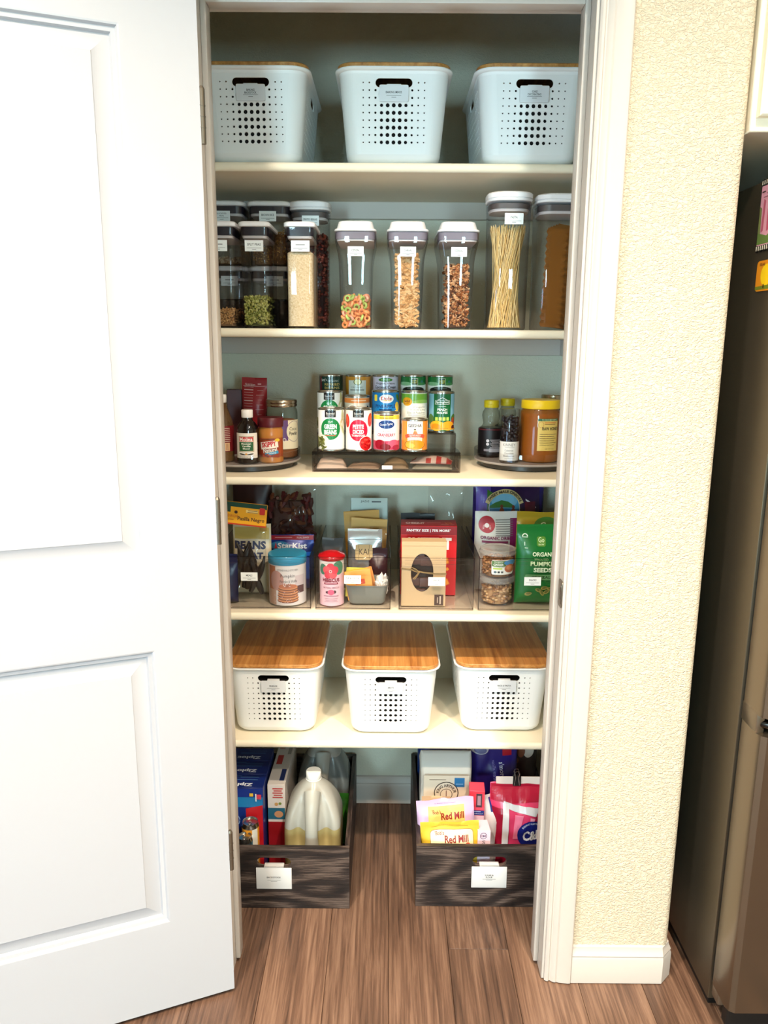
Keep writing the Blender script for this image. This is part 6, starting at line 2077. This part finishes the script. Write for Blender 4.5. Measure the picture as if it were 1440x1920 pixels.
# slim drink cans
for lab, x, y, h_, c1, c2 in (('slim drink can with a yellow side, rear of the two', -0.3605, 0.300, 0.188, (226, 150, 40), (226, 222, 210)), ('slim teal drink can at the front corner of the bin', -0.3690, 0.2625, 0.170, (30, 110, 140), (40, 60, 70))):
    v = root('drink_can', lab, 'can', (x, y, zf), 0, 'slim drink cans in the BACKSTOCK bin')
    R = 0.0225 if h_ > 0.18 else 0.0200
    MB().lathe([(R - 0.006, 0.0), (R - 0.001, 0.004), (R, 0.008), (R, h_ - 0.010), (R - 0.0025, h_ - 0.003), (R - 0.0020, h_), (R - 0.0032, h_ - 0.0004), (R - 0.0042, h_ - 0.004), (0.001, h_ - 0.004)], 36).build('body', M((196, 192, 184), 0.22, 1.0), v)
    p = Print(0.3)
    p.rect(0, h_ * 500, 2 * PI * R * 1000 - 1, h_ * 1000 - 26, c1).rect(16, h_ * 500, 16, h_ * 1000 - 26, c2).rect(4, h_ * 1000 - 30, 12, 6, (236, 232, 220))
    p.build('label', v, cyl(R), cut_u=3, base=0.0003)
    mb = MB()
    mb.tube([(0.004 * math.cos(a), -0.004 + 0.007 * math.sin(a), h_ - 0.0025) for a in [2 * PI * q / 12 for q in range(13)]], 0.0008, 6)
    mb.build('pull_tab', M((200, 196, 188), 0.2, 1.0), v)

# --- SUGAR & FLOUR bin
p = Print(0.4)
p.rect(0, 118, 150, 60, (238, 224, 150)).rect(0, 118, 146, 57, (244, 236, 200))
yb = Print(0.4)
yb.rect(0, 196, 96, 1.0, (150, 120, 40)).text('An Employee-Owned Company', 0, 200, 58, 3.2, (130, 100, 40)).rect(4, 158, 112, 62, (120, 84, 40), r=9).rect(4, 158, 110, 60, (238, 222, 176), r=8.5).text("'Bob's", -28, 181, 24, 10, (130, 50, 40), bold=0.02).text('Red Mill', 16, 166, 62, 18, (140, 32, 30), bold=0.03).ell(44, 149, 7, 7, (206, 70, 40)).text('GF', 44, 149, 8, 5, (246, 226, 196)).rect(-30, 146, 30, 1.4, (130, 90, 50)).rect(-6, 138, 60, 1.4, (130, 90, 50))
pouch('flour_bag', 'yellow flour bag with a cream label at the bin front', 'bag', (0.1730, 0.277, zf), Bag(0.152, 0.207, 0.045, 41, 0.0045, 0.012), M((214, 176, 50), 0.4), yb, group=GR_, ry=math.radians(-3.4))
lb = Print(0.4)
lb.rect(2, 196, 96, 50, (230, 196, 110)).text("'Bob's", -24, 208, 24, 10, (130, 50, 40), bold=0.02).text('Red Mill', 18, 196, 60, 18, (140, 32, 30), bold=0.03).text('An Employee-Owned Company', 0, 227, 56, 2.8, (110, 90, 110))
pouch('flour_bag', 'lilac flour bag behind the yellow one', 'bag', (0.168, 0.330, zf), Bag(0.152, 0.238, 0.045, 42, 0.009, 0.014), M((206, 178, 214), 0.45), lb, group=GR_, ry=math.radians(-4))
pouch('paper_bag', 'folded tan paper bag between the lilac bag and the white flour', 'bag', (0.132, 0.378, zf), Bag(0.078, 0.216, 0.030, 43, 0.003, 0.01), M((206, 176, 140), 0.6), None, group=GR_)
v = root('flour_sack', 'white paper flour sack with a round mill emblem', 'bag', (0.1620, 0.462, zf), 0, GR_)
mb = MB()
rg = []
for z, hx_, hy_ in ((0.0, 0.066, 0.042), (0.02, 0.070, 0.046), (0.14, 0.072, 0.047), (0.235, 0.070, 0.044), (0.262, 0.071, 0.036), (0.285, 0.072, 0.022), (0.300, 0.071, 0.010), (0.306, 0.070, 0.004)):
    ring = []
    for q in rr(hx_, hy_, 0.012, z, 6):
        n_ = noise.noise(Vector((q[0] * 30, q[1] * 30, z * 26 + 4)))
        ring.append((q[0] + 0.003 * n_, q[1] + 0.004 * n_, z + 0.004 * n_ * (z > 0.2)))
    rg.append(ring)
mb.loft(rg)
mb.build('sack', M((206, 200, 188), 0.55), v, angle=50)
p = Print(0.5)
p.rect(0, 156, 126, 206, (150, 136, 116)).rect(0, 156, 124.6, 204.6, (212, 200, 178)).rect(36, 238, 28, 28, (36, 110, 160), r=1).rect(36, 233, 20, 1.6, (160, 200, 226)).rect(-24, 246, 46, 1.8, (110, 96, 80)).ell(0, 206, 34, 34, (50, 38, 32)).ell(0, 206, 31.4, 31.4, (212, 200, 178)).text('KING ARTHUR', 0, 228.5, 72, 9, (50, 38, 32), bold=0.03, curve=24).ell(0, 202, 17, 17, (50, 38, 32)).ell(0, 202, 15.4, 15.4, (212, 200, 178)).rect(0, 204, 2, 20, (90, 40, 36)).rect(-28, 180, 26, 12, (40, 30, 28))
p.build('print', v, flat(-0.0505), base=0.0005)
pouch('blue_package', 'deep blue package at the back of the bin', 'package', (0.164, 0.600, zf), Bag(0.148, 0.33, 0.06, 44, 0.003), M((14, 50, 120), 0.35), None, group=GR_)
# small boxes
v = root('baking_box', 'tall red and pink box with a blue band by the flour', 'box', (0.2395, 0.350, zf), math.radians(-4), GR_)
MB().bbox(-0.0205, 0.0205, 0, 0.045, 0, 0.250, 0.0008, 1).build('carton', M((214, 70, 90), 0.45), v)
p = Print()
p.rect(0, 226, 40, 46, (206, 50, 66)).rect(6, 222, 16, 40, (60, 40, 50)).rect(6, 222, 9, 28, (150, 120, 130)).rect(0, 186, 40, 14, (30, 50, 120)).rect(0, 189.5, 22, 2, (160, 170, 200)).text('goodness!', 0, 183, 32, 4, (226, 230, 240)).rect(0, 130, 40, 96, (222, 190, 206)).ell(4, 140, 10, 14, (170, 120, 150))
p.build('print', v, flat(0.0))
v = root('sugar_box', 'small pale pink box with a round blue emblem at the front', 'box', (0.2510, 0.268, zf), math.radians(3), GR_)
MB().bbox(-0.0165, 0.0165, 0, 0.05, 0, 0.186, 0.0008, 1).build('carton', M((226, 196, 206), 0.45), v)
p = Print()
p.ell(-2, 172, 9, 9, (36, 34, 80)).ell(-2, 172, 7.6, 7.6, (226, 196, 206)).text('C&H', -2, 172, 12, 7, (36, 34, 80), bold=0.03).text('S', -1, 154, 8, 10, (120, 100, 110)).rect(3, 146, 18, 1.4, (150, 120, 130))
p.build('print', v, flat(0.0))
# pink sugar bag with a binder clip
v = root('sugar_bag', 'pink and clear sugar bag folded over with silver tape', 'bag', (0.352, 0.372, zf), 0, GR_)
sb_ = Bag(0.150, 0.262, 0.075, 45, 0.006, 0.012)
sb_.mesh().build('bag', M((214, 60, 100), 0.25), v, angle=70)
p = Print(0.3)
p.rect(0, 238, 146, 44, (166, 20, 50)).rect(-48, 120, 44, 160, (150, 16, 46)).poly([(-40, 220), (74, 196), (74, 174), (-40, 206)], (206, 206, 210)).poly([(-42, 216), (-26, 214), (-28, 70), (-44, 70)], (224, 220, 222)).poly([(-10, 190), (12, 186), (0, 120), (-16, 120)], (232, 120, 150)).poly([(30, 180), (44, 176), (30, 130)], (236, 150, 170)).poly([(50, 190), (70, 160), (60, 150), (44, 172)], (180, 20, 60))
p.ell(34, 132, 38, 38, (24, 32, 110)).text('BAKING HAPPINESS', 34, 163, 56, 5, (220, 224, 240), curve=31).text('C&H', 38, 128, 54, 28, (236, 238, 244), bold=0.04)
p.build('print', v, sb_.fn(), cut_u=6, cut_v=6, base=0.0014, step=0.00025)
sb2 = Bag(0.050, 0.225, 0.06, 46, 0.004, 0.012)
o = sb2.mesh().build('side_fold', M((206, 196, 196), 0.35), v, (-0.070, 0.006, 0), (0, 0, math.radians(25)), angle=70)
p = Print()
p.rect(4, 200, 30, 34, (26, 36, 110)).text('C&H', 4, 204, 24, 12, (220, 224, 240), rot=70)
p.build('print', o, sb2.fn(), cut_u=6, cut_v=6, base=0.0012, step=0.00025)
# top liner and binder clip
MB().bbox(-0.060, 0.075, -0.001, 0.003, 0.256, 0.280, 0.001, 1).build('liner', M((216, 208, 200), 0.5), v)
bc = root('binder_clip', 'black binder clip gripping the pink sugar bag', 'clip', (0.3475, 0.372, zf + 0.268), 0)
MB().prism([(-0.0105, -0.012), (0.0105, -0.012), (0.0105, 0.013), (-0.0105, 0.013)], -0.0045, -0.0025).prism([(-0.0105, -0.012), (0.0105, -0.012), (0.0105, 0.013), (-0.0105, 0.013)], 0.0055, 0.0075).prism([(-0.0105, 0.013), (0.0105, 0.013), (0.0105, 0.0148), (-0.0105, 0.0148)], -0.0045, 0.0075).build('jaw', BLACK, bc)
for y_, s_ in ((-0.0052, 1), (0.0082, -1)):
    mb = MB()
    mb.tube([(-0.007, y_, -0.010), (-0.004, y_, 0.012), (-0.0065, y_, 0.024), (-0.004, y_, 0.030), (0.004, y_, 0.030), (0.0065, y_, 0.024), (0.004, y_, 0.012), (0.007, y_, -0.010)], 0.0008, 6)
    mb.build('lever', STEEL, bc)
# marshmallow bags
p = Print(0.3)
p.text("s'more", 22, 232, 46, 15, (216, 214, 230), rot=-84, bold=0.02).text('vanilla marshmallows', 2, 212, 96, 10, (150, 140, 200), rot=-84).rect(36, 285, 26, 24, (180, 24, 40)).ell(-42, 288, 26, 16, (190, 186, 190)).ell(-40, 284, 18, 10, (80, 76, 130))
pouch('marshmallow_bag', 'violet marshmallow bag with sideways white lettering', 'bag', (0.304, 0.508, zf), Bag(0.132, 0.318, 0.05, 47, 0.004), M((42, 28, 112), 0.3), p, group=GR_)
p = Print(0.4)
for x, y, a, b, r_ in ((-44, 290, 13, 9, 20), (-30, 270, 14, 9, -20), (-46, 252, 12, 9, 40), (-22, 250, 12, 8, 0), (-44, 232, 14, 8, 10), (10, 284, 22, 24, 0), (34, 262, 16, 20, 0)):
    p.ell(x, y, a + 2, b + 2, (40, 24, 18), rot=r_).ell(x, y, a, b, (206, 190, 172), rot=r_)
p.ell(12, 262, 12, 18, (120, 60, 30)).ell(-6, 236, 12, 10, (96, 52, 30))
pouch('marshmallow_bag', 'dark brown marshmallow bag with white marshmallow pictures', 'bag', (0.376, 0.560, zf), Bag(0.122, 0.320, 0.05, 48, 0.004), M((44, 26, 20), 0.35), p, group=GR_)
